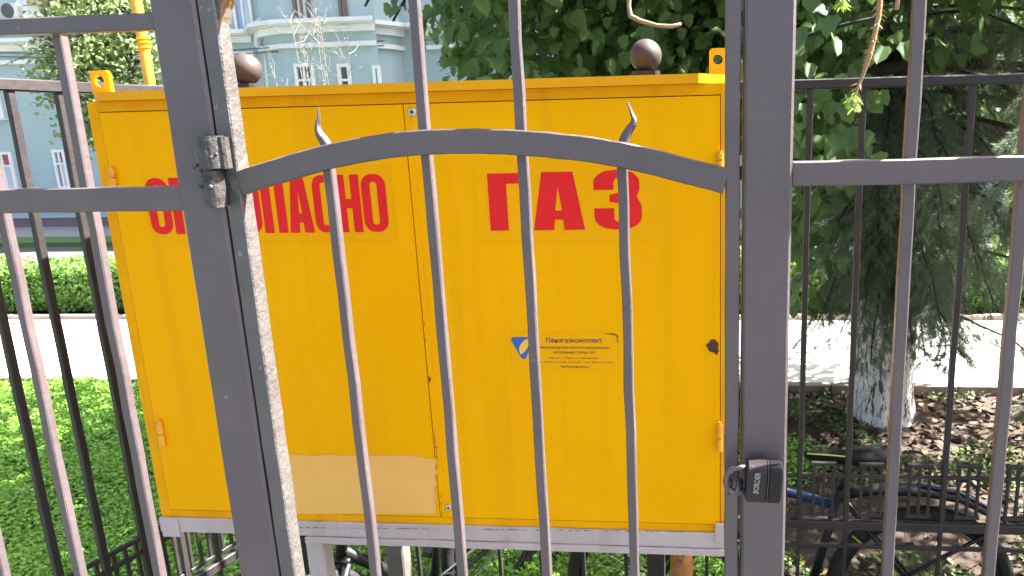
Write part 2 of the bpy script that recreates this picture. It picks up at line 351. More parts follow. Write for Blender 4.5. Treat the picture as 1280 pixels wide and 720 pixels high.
# right fence panel
fr = thing('steel_fence', 'brown fence panel with one wide rail to the right of the padlocked post', 'fence', (1.0, QF, 0), 'steel fence runs')
xr = 1.5
zA, zB = sz(1135, 199.5, QF), sz(1135, 231.5, QF)
MB().bar((PR1+.001, QF+.016, (zA+zB)/2), (xr, QF+.016, (zA+zB)/2+.008), abs(zA-zB), .02, V((0, 0, 1)), V((0, 1, 0)), seg=30, jit=.0004, c=.1).build('rail', M['steel'], fr)
for z in (.2, 2.58):
    MB().bar((PR1+.001, QF+.016, z), (xr, QF+.016, z), .042, .02, V((0, 0, 1)), V((0, 1, 0))).build('rail', M['steel'], fr)
for x, y in ((1128.5, 360), (1267, 360), (1405, 360)):
    vbar(fr, x, y, qb, zb, 2.559, .0195, .0165)

# gate
gt = thing('metal_gate', 'brown iron gate with curved crossbar and wavy pointed bar tips', 'gate', ((PL1+PR0)/2, QF, 0))
GL0 = PL1+.003; GL1 = sx(333.5, 480, QF)
GR0, GR1 = sx(906.5, 360, QF), sx(924.5, 360, QF)
gtop = sz(275, -3, QF)
MB().bar(((GL0+GL1)/2, QF+.02, .16), ((GL0+GL1)/2, QF+.02, gtop), GL1-GL0, .034, seg=40, jit=.0003, c=.08).build('frame_stile', M['steel_worn'], gt)
MB().bar(((GR0+GR1)/2, QF+.026, .16), ((GR0+GR1)/2, QF+.026, gtop), GR1-GR0, .046, seg=40, jit=.0004, c=.08).build('frame_stile', M['steel'], gt)
def arch(z0, rise, name, h, d, q, m, x0, x1, n=28):
    pts = []; fr_ = []
    for i in range(n+1):
        t = i/n; x = x0+(x1-x0)*t; pts.append(V((x, q, z0+rise*4*t*(1-t))))
    for i in range(n+1):
        dr = (pts[min(i+1, n)]-pts[max(i-1, 0)]).normalized(); fr_.append((V((-dr.z, 0, dr.x)), V((0, 1, 0))))
    MB().sweep(pts, h, d, c=.1, frames=fr_, jit=.0004).build(name, M[m], gt)
arch(gtop+.014, .16, 'top_arch', .028, .04, QF+.026, 'steel_worn', GL0, GR1)
MB().plate([(GL1, QF+.01, gtop+.004), (GL1, QF+.01, gtop-.035), (GL1+.006, QF+.01, gtop-.012), (GL1+.022, QF+.01, gtop+.012)], .03).build('corner_gusset', M['steel_worn'], gt)
# curved crossbar traced by its top edge
tp = [(303, 213), (350, 196.5), (400, 182), (455, 170.5), (507, 163.5), (560, 161), (613, 161), (665, 163.5), (713, 168), (750, 173), (787, 180), (845, 194), (906, 211)]
pts = [at(x, y, QF+.002) for x, y in tp]; pts[0].x = GL1-.001; pts[-1].x = GR0+.001
fr_ = []
pts = [V((p.x, QF+.011, p.z-.0205)) for p in pts]
fine = []
for i in range(len(pts)-1):
    p0, p1, p2, p3 = pts[max(i-1, 0)], pts[i], pts[i+1], pts[min(i+2, len(pts)-1)]
    for k in range(3):
        t = k/3; fine.append(.5*((2*p1)+(-p0+p2)*t+(2*p0-5*p1+4*p2-p3)*t*t+(-p0+3*p1-3*p2+p3)*t**3))
fine.append(pts[-1])
for i in range(len(fine)):
    d = (fine[min(i+1, len(fine)-1)]-fine[max(i-1, 0)]).normalized(); fr_.append((V((-d.z, 0, d.x)), V((0, 1, 0))))
MB().sweep(fine, .0405, .018, c=.1, frames=fr_, jit=.0004).build('curved_crossbar', M['steel'], gt)
def zarc(x):
    for a, b in zip(fine, fine[1:]):
        if a.x <= x <= b.x: return a.z+(b.z-a.z)*(x-a.x)/(b.x-a.x)
    return fine[0].z
qg = QF+.0205+.0085
def tip(path, w0):
    P = [at(x, y, qg) for x, y in path]; n = len(P); f2 = []
    fine2 = []
    for i in range(n-1):
        p0, p1, p2, p3 = P[max(i-1, 0)], P[i], P[i+1], P[min(i+2, n-1)]
        for k in range(4):
            t = k/4; fine2.append(.5*((2*p1)+(-p0+p2)*t+(2*p0-5*p1+4*p2-p3)*t*t+(-p0+3*p1-3*p2+p3)*t**3))
    fine2.append(P[-1]); n = len(fine2)
    for i in range(n):
        d = (fine2[min(i+1, n-1)]-fine2[max(i-1, 0)]).normalized(); s_ = V((-d.z, 0, d.x)).normalized(); a = 1.2*i/n
        f2.append((s_*math.cos(a)+V((0, 1, 0))*math.sin(a), V((0, 1, 0))*math.cos(a)-s_*math.sin(a)))
    tap = [1-.93*(i/(n-1))**1.6 for i in range(n)]
    mb.sweep(fine2, w0, w0*.9, c=.15, frames=f2, taper=tap)
for (x, y, tippath) in ((445, 500, [(412, 190), (405.5, 177), (399.5, 168), (397, 158), (398.5, 146), (398, 133)]), (548, 360, None), (663, 360, None),
                        (787, 500, [(778.5, 188), (780.5, 174), (786, 163), (792.5, 152), (789.5, 141), (784, 126)])):
    s_ = sx(x, y, qg); mb = MB()
    if tippath:
        mb.bar((s_, qg, .18), (s_, qg, zarc(s_)), .0168, .0165, seg=24, jit=.0006); tip(tippath, .0155)
    else:
        ax_ = V((math.cos(.05), math.sin(.05), 0)); ay_ = V((-math.sin(.05), math.cos(.05), 0))
        zt2 = gtop+.016+.16*4*((s_-GL0)/(GR1-GL0))*(1-(s_-GL0)/(GR1-GL0))-.017
        mb.bar((s_, qg, .18), (s_, qg, zt2), .0172, .0165, ax_, ay_, seg=30, jit=.0006)
    mb.build('bar', M['steel'], gt)
MB().bar((GL1+.001, QF+.02, .18), (GR0-.001, QF+.02, .18), .04, .02, V((0, 0, 1)), V((0, 1, 0))).build('bottom_rail', M['steel'], gt)
for zz, nm in ((sz(272, 212, QF), 'hinge'), (.45, 'hinge')):
    hx = sx(273, 212, QF)
    h = MB()
    h.tube([(hx, QF-.012, zz+.003), (hx, QF-.012, zz+.03), (hx, QF-.012, zz+.056)], [.0225, .0235, .0225], 18)
    h.box(hx-.022, hx+.03, QF-.02, QF-.0015, zz+.002, zz+.054, c=.2)
    h.tube([(hx-.003, QF-.013, zz-.062), (hx-.003, QF-.013, zz-.03), (hx-.003, QF-.013, zz-.001)], [.0165, .0175, .017], 18)
    for _ in range(9):
        h.sphere((hx+random.uniform(-.02, .02), QF-.03+random.uniform(-.003, .004), zz+random.uniform(-.05, .05)), random.uniform(.002, .005), 8, 5)
    h.build(nm, M['hinge'], gt, smooth=False)
# padlock eyes
ex, ez = sx(913, 600, QF-.02), sz(913, 612, QF-.02)
for dx in (-.006, .0125):
    mb = MB(); mb.torus((ex+dx+.003, QF-.02, ez+.005), .012, .0038, V((.35, 1, 0)).normalized(), V((0, 0, 1)), 20, 8)
    mb.build('lock_eye', M['steel_worn'], gt if dx < 0 else pr, smooth=True)

# padlock
k0, k1 = at(931, 600, QF-.03), at(977, 600, QF-.03)
pk = thing('padlock', 'dark padlock with pale upright print hanging on the gate post', 'padlock', (k0.x, QF-.03, k0.z))
zc = (sz(950, 578, QF-.03)+sz(950, 625, QF-.03))/2; hh = abs(sz(950, 578, QF-.03)-sz(950, 625, QF-.03))/2
qk = QF-.026
def capsule(x0, x1, hz, hy, n=10, tilt=-.04, ease=.0025):
    # body: rounded section (y,z) extruded along x
    mbx = MB(); sec = []
    for i in range(32):
        a = 2*math.pi*i/32; c_, s_ = math.cos(a), math.sin(a); e = .55
        sec.append((hy*math.copysign(abs(c_)**e, c_), hz*math.copysign(abs(s_)**e, s_)))
    xs = [(x0, .88), (x0+ease, 1), (x1-ease, 1), (x1, .9)]; vs_ = []
    for x, k in xs:
        for (y, z) in sec: vs_.append((x+z*k*(-tilt)*1.5, qk+y*k, zc+z*k+(x-k0.x)*tilt))
    f = [(i*32+j, i*32+(j+1) % 32, (i+1)*32+(j+1) % 32, (i+1)*32+j) for i in range(3) for j in range(32)]
    f += [tuple(range(31, -1, -1)), tuple(96+j for j in range(32))]
    return mbx.add(vs_, f)
xs_ = k0.x+(k1.x-k0.x)*.60
capsule(k0.x+.002, xs_, hh, .022).build('body', M['lockbody'], pk, smooth=False)
capsule(xs_+.0006, k1.x-.001, hh*.99, .0225).build('cover', M['lockcover'], pk)
mb = MB(); mb.torus((xs_+.0003, qk, zc-.001), 1, .0, V((0, 1, 0)), V((0, 0, 1)), 4, 4) if 0 else None
capsule(xs_-.0004, xs_+.001, hh*1.012, .0228, ease=.0003).build('trim_ring', M['shackle'], pk)
sh = [(933, 585), (925, 584), (916, 586), (909.5, 592), (907, 601), (909, 609), (914, 614), (922, 615), (933, 613)]
mb = MB(); mb.tube([at(x, y, qk) for x, y in sh], .0052, 12); mb.build('shackle', M['shackle'], pk, smooth=True)
def text_mesh(body, p00, pu, pv, width, height=None, offset=0.0):
    c = bpy.data.curves.new('t', 'FONT'); c.body = body; c.offset = offset; c.resolution_u = 2
    o = bpy.data.objects.new('t', c); col.objects.link(o)
    bpy.context.view_layer.update()
    me = bpy.data.meshes.new_from_object(o.evaluated_get(bpy.context.evaluated_depsgraph_get()))
    bpy.data.objects.remove(o); bpy.data.curves.remove(c)
    n = len(me.vertices); co = np.zeros(n*3); me.vertices.foreach_get('co', co); co = co.reshape(-1, 3)
    x0, x1 = co[:, 0].min(), co[:, 0].max(); y0, y1 = co[:, 1].min(), co[:, 1].max()
    k = width/(x1-x0); ky = height/(y1-y0) if height else k
    pu, pv, p00 = np.array(pu), np.array(pv), np.array(p00)
    w_ = p00 + ((co[:, 0]-x0)*k)[:, None]*pu + ((co[:, 1]-y0)*ky)[:, None]*pv
    me.vertices.foreach_set('co', w_.ravel()); me.update(); return me
tb = at(946.5, 617, qk-.0235); tt = at(950, 588, qk-.0235); du = (tt-tb).normalized(); dv = V((-du.z, 0, du.x))
link('maker_print', text_mesh("BORDER", tb+V((.002, 0, 0)), tuple(du), tuple(dv), .038, .0095, .012), M['lockprint'], pk)

# ------------------------------------------------------------------ gas cabinet
QC = 1.511
cx0, cx1 = sx(155, 387, QC), sx(906.5, 385, QC)
cz1, cz0 = sz(505, 114, QC), sz(550, 656.5, QC)
# re-level: heights from both ends
cz1 = (sz(106, 128, QC)+sz(908, 103, QC))/2; cz0 = (sz(203, 646, QC)+sz(905, 665, QC))/2
cb = thing('gas_cabinet', 'bright yellow two-door gas cabinet lettered in red behind the gate', 'cabinet', ((cx0+cx1)/2, QC+.22, 0))
D = .44
xd0, xd1 = cx0+.026, cx1-.011; zd1 = cz1-.024; zd0 = cz0+.020
xm = sx(527, 385, QC)
# carcass: sides, back, top, bottom and a face frame round the doors
MB().box(cx0, cx1, QC+.03, QC+D, cz0, cz1).build('carcass', M['yellow_frame'], cb)
f_ = MB(); f_.box(cx0, xd0-.0015, QC+.001, QC+.0295, cz0, cz1); f_.build('face_frame', M['yellow_frame'], cb)
MB().box(xd1+.0015, cx1, QC+.001, QC+.0295, cz0, cz1).build('face_frame', M['yellow_frame'], cb)
MB().box(xd0-.0014, xd1+.0014, QC+.0015, QC+.0295, zd1+.002, cz1).build('face_frame', M['yellow_frame'], cb)
MB().box(xd0-.0014, xd1+.0014, QC+.0015, QC+.0295, cz0, zd0-.002).build('face_frame', M['yellow_frame'], cb)
MB().box(xd0-.002, xd1+.002, QC+.012, QC+.0296, zd0-.003, zd1+.003).build('door_rebate', M['seam'], cb)
# roof lid
rz0 = cz1+.0005; rh = .0185
MB().box(cx0-.018, cx1+.004, QC-.014, QC+D+.03, rz0, rz0+rh, c=.12).build('roof', M['yellow_roof'], cb)
def door(x0, x1, name, bow):
    mb = MB(); nx, nz = 26, 22; vs_ = []
    for j in range(nz+1):
        for i in range(nx+1):
            u, v = i/nx, j/nz
            b = 0
            vs_.append((x0+(x1-x0)*u, QC-b, zd0+(zd1-zd0)*v))
    n = len(vs_); vs_ += [(x, QC+.011, z) for (x, y, z) in vs_]; vs_ += [(x, QC, z) for (x, y, z) in vs_[:n]]
    f = []
    for j in range(nz):
        for i in range(nx):
            a = j*(nx+1)+i; f.append((a, a+1, a+nx+2, a+nx+1))
    edge = [i for i in range(nx+1)] + [(j+1)*(nx+1)+nx for j in range(nz)] + [nz*(nx+1)+nx-1-i for i in range(nx)] + [(nz-1-j)*(nx+1) for j in range(nz-1)]
    for a, b in zip(edge, edge[1:]+edge[:1]): f.append((a+2*n, a+n, b+n, b+2*n))
    mb.add(vs_, f); return mb.build(name, M['yellow'], cb, smooth=False)
dl = door(xd0, xm-.0012, 'door', .5); dr = door(xm+.0012, xd1, 'door', .6)
for o in (dl, dr):
    for p in o.data.polygons:
        if len(p.vertices) == 4 and abs(p.normal.y) > .9: p.use_smooth = True
YD = QC-.0005
MB().box(xm+.0014, xm+.0135, QC-.0016, QC-.0002, zd0+.001, zd1-.001, c=.1).build('meeting_strip', M['yellow'], dr)
def at_c(x, y, dq=-.001): return at(x, y, YD+dq)
for (x, y, r_) in ((515.5, 140, .0095), (561, 634, .0075)):
    p = at_c(x, y, 0); mb = MB()
    mb.tube([(p.x, YD+.004, p.z), (p.x, YD-.003, p.z), (p.x, YD-.0045, p.z)], [r_, r_, r_*.8], 20)
    o = mb.build('lock_cylinder', M['chrome'], dr)
    MB().tube([(p.x, YD-.0046, p.z), (p.x, YD-.0052, p.z)], r_*.4, 10).build('key_slot', M['black'], dr)
for (x, y0, y1) in ((137.5, 211, 233), (197.5, 528, 558), (900.5, 192, 208), (900, 531, 564)):
    p, p2 = at(x, y0, QC-.008), at(x, y1, QC-.008); mb = MB(); zmid = (p.z+p2.z)/2
    mb.tube([(p.x, QC-.006, p2.z), (p.x, QC-.006, zmid-.001)], .0068, 10); mb.tube([(p.x, QC-.006, zmid+.001), (p.x, QC-.006, p.z)], .0068, 10)
    mb.tube([(p.x, QC-.006, p.z), (p.x, QC-.006, p.z+.006)], .004, 8)
    mb.build('hinge', M['yellow_pipe'], cb)
# lifting lugs
def lug(x0, x1, ytop, hx_, hy_, hr):
    q = QC+.10; a, b = at(x0, ytop, q), at(x1, ytop, q); h = at(hx_, hy_, q); zt = a.z; z0_ = rz0+rh-.002; rr = abs(at(hx_+hr, hy_, q).x-h.x)
    n = 32; outer = []; inner = []
    xa, xb = a.x, b.x; cr = .012
    for i in range(n):
        t = 2*math.pi*i/n; c_, s_ = math.cos(t), math.sin(t)
        inner.append(V((h.x+rr*c_, q, h.z+rr*s_)))
        # hit of the ray on rounded rectangle (superellipse-like corners at the top)
        k = 10
        ex_ = (xb-h.x if c_ > 0 else h.x-xa); ez_ = (zt-h.z if s_ > 0 else h.z-z0_); pw = 6 if s_ > 0 else 40
        rad = 1/((abs(c_)/max(ex_, 1e-4))**pw+(abs(s_)/max(ez_, 1e-4))**pw)**(1/pw)
        outer.append(V((h.x+rad*c_, q, h.z+rad*s_)))
    o2 = [p+V((0, .008, 0)) for p in outer]; i2 = [p+V((0, .008, 0)) for p in inner]
    vs_ = outer+inner+o2+i2; f = []
    for i in range(n):
        j = (i+1) % n
        f += [(i, j, n+j, n+i), (2*n+i, 3*n+i, 3*n+j, 2*n+j), (i, 2*n+i, 2*n+j, j), (n+i, n+j, 3*n+j, 3*n+i)]
    MB().add(vs_, f).build('lifting_lug', M['yellow_roof'], cb)
lug(111, 135, 88.5, 123.5, 101, 6.5); lug(886.5, 910, 60.5, 897.5, 74, 6.3)

# letters -------------------------------------------------------------
def ringstrip(outer, inner): 
    n = len(outer); return outer+inner, [(i, i+1, n+i+1, n+i) for i in range(n-1)]
def rr(x0, x1, y0, y1, r, n=7, a_from=0, full=True):
    pts = []
    for (cx_, cy_, a0) in ((x1-r[0], y1-r[1], 0), (x0+r[0], y1-r[1], 90), (x0+r[0], y0+r[1], 180), (x1-r[0], y0+r[1], 270)):
        for i in range(n): a = R(a0+90*i/(n-1)); pts.append((cx_+r[0]*math.cos(a), cy_+r[1]*math.sin(a)))
    return pts
def G_O(st=.36):
    o = rr(0, 1, 0, 1, (.42, .20)); i = rr(st, 1-st, .13, .87, (.1, .05)); o.append(o[0]); i.append(i[0]); return ringstrip(o, i)
def quads(*rs):
    v, f = [], []
    for r_ in rs: k = len(v); v += list(r_); f.append(tuple(range(k, k+len(r_))))
    return v, f
def rect(x0, x1, y0, y1): return [(x0, y0), (x1, y0), (x1, y1), (x0, y1)]
def G_G(): return quads(rect(0, .5, 0, .82), rect(0, 1, .8205, 1))
def G_P(): return quads(rect(0, .4, 0, .85), rect(.6, 1, 0, .85), rect(0, 1, .8505, 1))
def G_N(): return quads(rect(0, .38, 0, 1), rect(.62, 1, 0, 1), rect(.3805, .6195, .42, .58))
def G_E(): return quads(rect(0, .42, 0, 1), rect(.4205, 1, 0, .15), rect(.4205, .92, .43, .57), rect(.4205, 1, .85, 1))
def G_A(tw=.6, lg=.4):
    # trapezoid A with counter and leg gap
    l0, l1 = 0, (1-tw)/2; r1, r0 = 1-l1, 1
    def L(y): return l1*y
    def Rr(y): return 1-l1*y
    g0, g1 = .42, .58
    v = [(L(0), 0), (g0-.02, 0), (g0, .18), (L(.18), .18), (g1, .18), (g1+.02, 0), (Rr(0), 0), (Rr(.18), .18), (L(.34), .34), (Rr(.34), .34),
         (.435, .34), (.565, .34), (.5, .76), (L(.76), .76), (Rr(.76), .76), (L(1), 1), (Rr(1), 1)]
    f = [(0, 1, 2, 3), (5, 6, 7, 4), (3, 2, 4, 7, 9, 11, 10, 8), (8, 10, 12, 13), (11, 9, 14, 12), (13, 12, 14, 16, 15)]
    return v, f
def G_S():
    o = rr(0, 1, 0, 1, (.42, .20)); i = rr(.36, .66, .13, .87, (.1, .05))
    # open at the right between the arms
    k = [(1, .66)]+o[:21]; 
    o2 = [(1, .64)]+o[:28]; i2 = [(.64, .64)]+i[:28]; o2.append((1, .36)); i2.append((.64, .36)); return ringstrip(o2, i2)
def G_Z():
    n = 10; v, f = [], []
    def arc(cx_, cy_, rx, ry, a0, a1): return [(cx_+rx*math.cos(R(a0+(a1-a0)*i/n)), cy_+ry*math.sin(R(a0+(a1-a0)*i/n))) for i in range(n+1)]
    # upper bowl
    o = [(0, .67), (0, .80)]+[(.42+.42*math.cos(R(a)), .80+.20*math.sin(R(a))) for a in (165, 140, 115, 90)]+[(.58, 1)]+[(.58+.38*math.cos(R(a)), .79+.21*math.sin(R(a))) for a in (70, 45, 20, 0)]+[(.96, .66), (.90, .56)]
    i = [(.42, .67), (.42, .78)]+[(.50+.08*math.cos(R(a)), .78+.08*math.sin(R(a))) for a in (165, 140, 115, 90)]+[(.53, .86)]+[(.53+.06*math.cos(R(a)), .80+.05*math.sin(R(a))) for a in (70, 45, 20, 0)]+[(.59, .63), (.33, .585)]
    v1, f1 = ringstrip(o, i)
    o = [(0, .36), (0, .20)]+[(.42+.42*math.cos(R(a)), .20+.20*math.sin(R(a))) for a in (195, 220, 245, 270)]+[(.58, 0)]+[(.58+.42*math.cos(R(a)), .21+.21*math.sin(R(a))) for a in (-70, -45, -20, 0)]+[(1, .40), (.90, .555)]
    i = [(.42, .36), (.42, .22)]+[(.50+.08*math.cos(R(a)), .20+.07*math.sin(R(a))) for a in (195, 220, 245, 270)]+[(.53, .13)]+[(.53+.07*math.cos(R(a)), .20+.07*math.sin(R(a))) for a in (-70, -45, -20, 0)]+[(.60, .43), (.33, .47)]
    v2, f2 = ringstrip(o, i)
    v = v1+v2; f = f1+[tuple(k+len(v1) for k in q) for q in f2]
    k = len(v1); f.append((len(v1)//2-1, len(v1)-1, len(v)-1, k+len(v2)//2-1))
    return v, f
def letter(glyph, x0, x1, z0, z1, parent):
    v, f = glyph; y = YD-.0010
    return MB().add([(x0+(x1-x0)*a, y, z0+(z1-z0)*b) for a, b in v], f).build('letter', M['red'], parent)
wz1, wz0 = (sz(202, 222, YD)+sz(468, 218, YD))/2, (sz(202, 292, YD)+sz(468, 290.5, YD))/2
wx0, wx1 = sx(201.5-16, 257, YD), sx(484, 255, YD)
word = [G_O, G_G, G_N, G_E, G_O, G_P, G_A, G_S, G_N, G_O]
wid = [1.0, .82, 1.0, .86, 1.0, 1.02, 1.08, .95, 1.0, 1.04]; gap = .085; tot = sum(wid)+gap*9; x = wx0
for gfun, wi in zip(word, wid):
    k = (wx1-wx0)/tot
    if not (x+wi*k > xm): letter(gfun(tw=.5) if gfun is G_A else gfun(), x, x+wi*k, wz0, wz1, dl)
    x += (wi+gap)*k
gz1, gz0 = (sz(630, 215.5, YD)+sz(770, 211.5, YD))/2, (sz(620, 288, YD)+sz(770, 287, YD))/2
letter(G_G(), sx(611, 250, YD), sx(657, 250, YD), gz0, gz1-.003, dr)
letter(G_A(tw=.60), sx(667.5, 286, YD), sx(731.5, 286, YD), gz0, gz1-.002, dr)
letter(G_Z(), sx(742.5, 250, YD), sx(802, 250, YD), gz0, gz1, dr)
# clear film under the lettering
def film(x0, y0, x1, y1, parent):
    a, b = at(x0, y0, YD), at(x1, y1, YD); MB().add([(a.x, YD-.0003, b.z), (b.x, YD-.0003, b.z), (b.x, YD-.0003, a.z), (a.x, YD-.0003, a.z)], [(0, 1, 2, 3)]).build('sticker_film', M['film'], parent)
film(591, 201, 827, 300, dr); film(183, 212, 496, 300, dl); film(638, 416, 774, 464, dr)
# company sticker
yp = YD-.0009
def poly(name, pts, m, parent, y=None):
    y = yp if y is None else y
    return MB().add([tuple(at(px, py, y)) for px, py in pts], [tuple(range(len(pts)))]).build(name, m, parent)
poly('logo_triangle', [(639, 422.5), (640.5, 421.4), (663, 421.4), (664.5, 423), (664, 426), (658.5, 446), (656, 448.8), (653, 448.5), (651, 446.5), (639.2, 426)], M['blue'], dr)
poly('logo_leaf', [(648.5, 436), (651, 430), (656, 425), (660.5, 423), (661.5, 428), (659.5, 434.5), (655.5, 440), (650.5, 443.5)], M['leafprint'], dr, yp-.0004)
for body, xa, xb, ya, yb, off in (('Пензгазкомплект', 683, 753, 422.3, 428.3, .012), ('ПРОИЗВОДСТВО БЛОЧНО-МОДУЛЬНЫХ', 675, 762, 433.2, 436.2, .02),
        ('КОТЕЛЬНЫХ, ГРПШ, ГРУ', 692, 744.5, 439.2, 442.4, .02), ('Россия, г. Пенза, ул. Буртинская', 687, 746.5, 446.3, 449, .0),
        ('т. (8412) 55-49-89, 55-61-28, факс (8412) 55-49-61', 675, 767.5, 451.4, 454, 0), ('http://www.pgk-penza.ru', 701, 737, 457, 460, .02)):
    a, b = at(xa, yb, yp), at(xb, yb, yp); c_ = at(xa, ya, yp)
    link('sticker_text', text_mesh(body, tuple(a), (1, 0, 0), (0, 0, 1), b.x-a.x, c_.z-a.z, off), M['ink'] if off != .012 else M['inkblue'], dr)
poly('torn_edge', [(754, 417.2), (764, 416.8), (770, 418), (772, 420), (772.3, 428), (771.4, 428), (771, 421), (769, 419), (762, 417.9)], M['seam'], dr)
# pale repaint patch on the left door: ragged outline
out = []
for i in range(31): out.append((322+i*7.4, 569+.6*math.sin(i*.9)+random.uniform(-.9, .9)+(3 if i > 26 else 0)))
for i in range(16): out.append((546+1.6*math.sin(i*1.9)+random.uniform(-1.2, 1.2)-i*.15, 573+i*4.4))
for i in range(30): out.append((546-i*7.4, 642.6))
out = [(min(px, 549), py) for px, py in out]
ys = YD-.0006
c_ = V((0, 0, 0)); P3 = [at(px, py, ys) for px, py in out]; cen = at(440, 610, ys)
MB().add([tuple(p) for p in P3]+[tuple(cen)], [(i, (i+1) % len(P3), len(P3)) for i in range(len(P3))]).build('repaint_patch', M['patch'], dl)
# rust spot and rusty seam crumbs
poly('rust_spot', [(882, 431), (886, 429), (888, 425), (893, 424), (896, 427), (898.5, 430), (897.5, 435), (898.5, 439), (896, 444), (892, 440.5), (887, 439.5), (884, 434)], M['rust'], dr, YD-.001)
for _ in range(30):
    t = random.random()**.3; px_, py_ = 503.5+(553.5-503.5)*t+random.uniform(-.6, .3), 128+(645-128)*t
    w_, h_ = random.uniform(.25, .8) if random.random() < .8 else random.uniform(1, 2.2), random.uniform(1, 4)
    poly('rust_fleck', [(px_-w_*.5, py_-h_), (px_+w_*.6, py_-h_*.6), (px_+w_*.4, py_+h_), (px_-w_*.5, py_+h_*.5)], M['rust'], dl, QC-.0018)
# white base beam under the cabinet
bz1 = cz0-.001; bz0 = bz1-.038
MB().bar((cx0-.004, QC+.03, (bz1+bz0)/2), (cx1+.01, QC+.03, (bz1+bz0)/2), bz1-bz0, .07, V((0, 0, 1)), V((0, 1, 0)), seg=24, jit=.0004, c=.03).build('base_beam', M['whitebeam'], cb)
MB().bar((sx(383, 685, QC-.01), QC+.024, bz0-.0085), (cx1+.012, QC+.024, bz0-.0085), .0155, .07, V((0, 0, 1)), V((0, 1, 0)), seg=24, jit=.0004, c=.05).build('lower_angle', M['whitebeam'], cb)
for x0_, x1_, y0_, y1_ in ((200, 225, 648, 671), (894, 909, 655, 678)):
    a, b = at(x0_, y0_, QC-.009), at(x1_, y1_, QC-.009); MB().box(a.x, b.x, QC-.010, QC-.0055, b.z, a.z, c=.2).build('corner_bracket', M['whitebeam'], cb)
# rust line between cabinet and beam
for i in range(110):
    px_ = random.uniform(372, 895); py_ = 659.6+(px_-372)*.0103; w_ = random.uniform(.5, 3.2); h_ = random.uniform(.1, .5)
    poly('rust_fleck', [(px_-w_, py_-.3), (px_+w_, py_-.4), (px_+w_*.4, py_+h_), (px_-w_*.5, py_+h_*.8)], M['rust'], cb, QC-.0068)
for px_, py_, q_, m_, wd_ in ((402, 705, QC+.03, 'whitebeam', .045), (499, 705, QC+D-.06, 'greyleg', .055)):
    s_ = sx(px_, py_, q_); MB().bar((s_, q_, 0), (s_, q_, bz0-.0005 if q_ > QC+.1 else bz0-.017), wd_, wd_, seg=8, jit=.0004, c=.08).build('leg', M[m_], cb)
# pipes
xp = sx(180, 60, 2.06)
gp = thing('gas_pipe', 'thin yellow gas pipe rising behind the cabinet, bound with wire', 'pipe', (xp, 2.06, 0))
MB().tube([(xp, 1.955, 1.34), (xp, 2.03, 1.345), (xp, 2.056, 1.37), (xp, 2.06, 1.42), (xp, 2.06, 1.6), (xp, 2.06, 2.5), (xp, 2.06, 3.4)], .0145, 14).build('riser', M['yellow_pipe'], gp, smooth=True)
for dz in (0, .012, .024):
    z_ = sz(180, 60, 2.06)+dz; mb = MB(); mb.torus((xp, 2.06, z_), .0165, .0028, V((1, 0, .15)).normalized(), V((0, 1, random.uniform(-.2, .2))).normalized(), 20, 6); mb.build('wire_binding', M['yellow_frame'], gp, smooth=True)
xp = sx(852, 708, 1.80)
gp2 = thing('gas_pipe', 'stubby yellow pipe with flaking paint under the cabinet', 'pipe', (xp, 1.80, 0))
MB().tube([(xp, 1.80, z_) for z_ in (0, .3, .6, .8, .98, 1.0, 1.03, 1.18)], [.032, .032, .032, .032, .032, .029, .026, .026], 18).build('riser', M['flaky'], gp2, smooth=True)

# ------------------------------------------------------------------ back and side fences
QB = 2.337
ZR = dict(top=sz(1130, 102, QB), thin=sz(1130, 596, QB), thick=sz(1130, 657.5, QB), low=sz(1130, 684, QB))
def fence_post(x, y, label):
    t = thing('fence_post', label, 'fence post', (x, y, 0), 'fence posts with ball finials')
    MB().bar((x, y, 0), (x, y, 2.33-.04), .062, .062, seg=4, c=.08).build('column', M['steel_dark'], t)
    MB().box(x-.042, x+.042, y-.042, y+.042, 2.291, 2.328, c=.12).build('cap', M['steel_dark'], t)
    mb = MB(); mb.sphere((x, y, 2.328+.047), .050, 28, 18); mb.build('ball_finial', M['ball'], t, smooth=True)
M['ball'] = mat('rusty_ball_paint', (.062, .043, .038), (.04, .028, .026), .55, 12, spec=.3, bump=.3, bscale=40)
xpA, xpB = sx(807, 64, QB), sx(306, 80, QB)
zball = sz(807, 64, QB)
fence_post(xpB, QB, 'brown post topped by a ball, above the left half of the cabinet roof')
fence_post(xpA, QB, 'brown post topped by a ball, above the right half of the cabinet roof')
def ornament(c, ex, ez0, ez1, parent):
    mb = MB(); w_ = .038; ay_ = V((-ex.y, ex.x, 0))
    for k in (-1, 0, 1): mb.bar(c+ex*(w_*.86*k)+V((0, 0, ez0)), c+ex*(w_*.86*k)+V((0, 0, ez1)), .010, .010, ex, ay_)
    for z_ in (ez0-.0061, ez1+.0061):
        mb.bar(c-ex*(w_+.004)+V((0, 0, z_)), c+ex*(w_+.004)+V((0, 0, z_)), .012, .014, V((0, 0, 1)), ay_)
    mb.build('lattice_ornament', M['steel_dark'], parent)
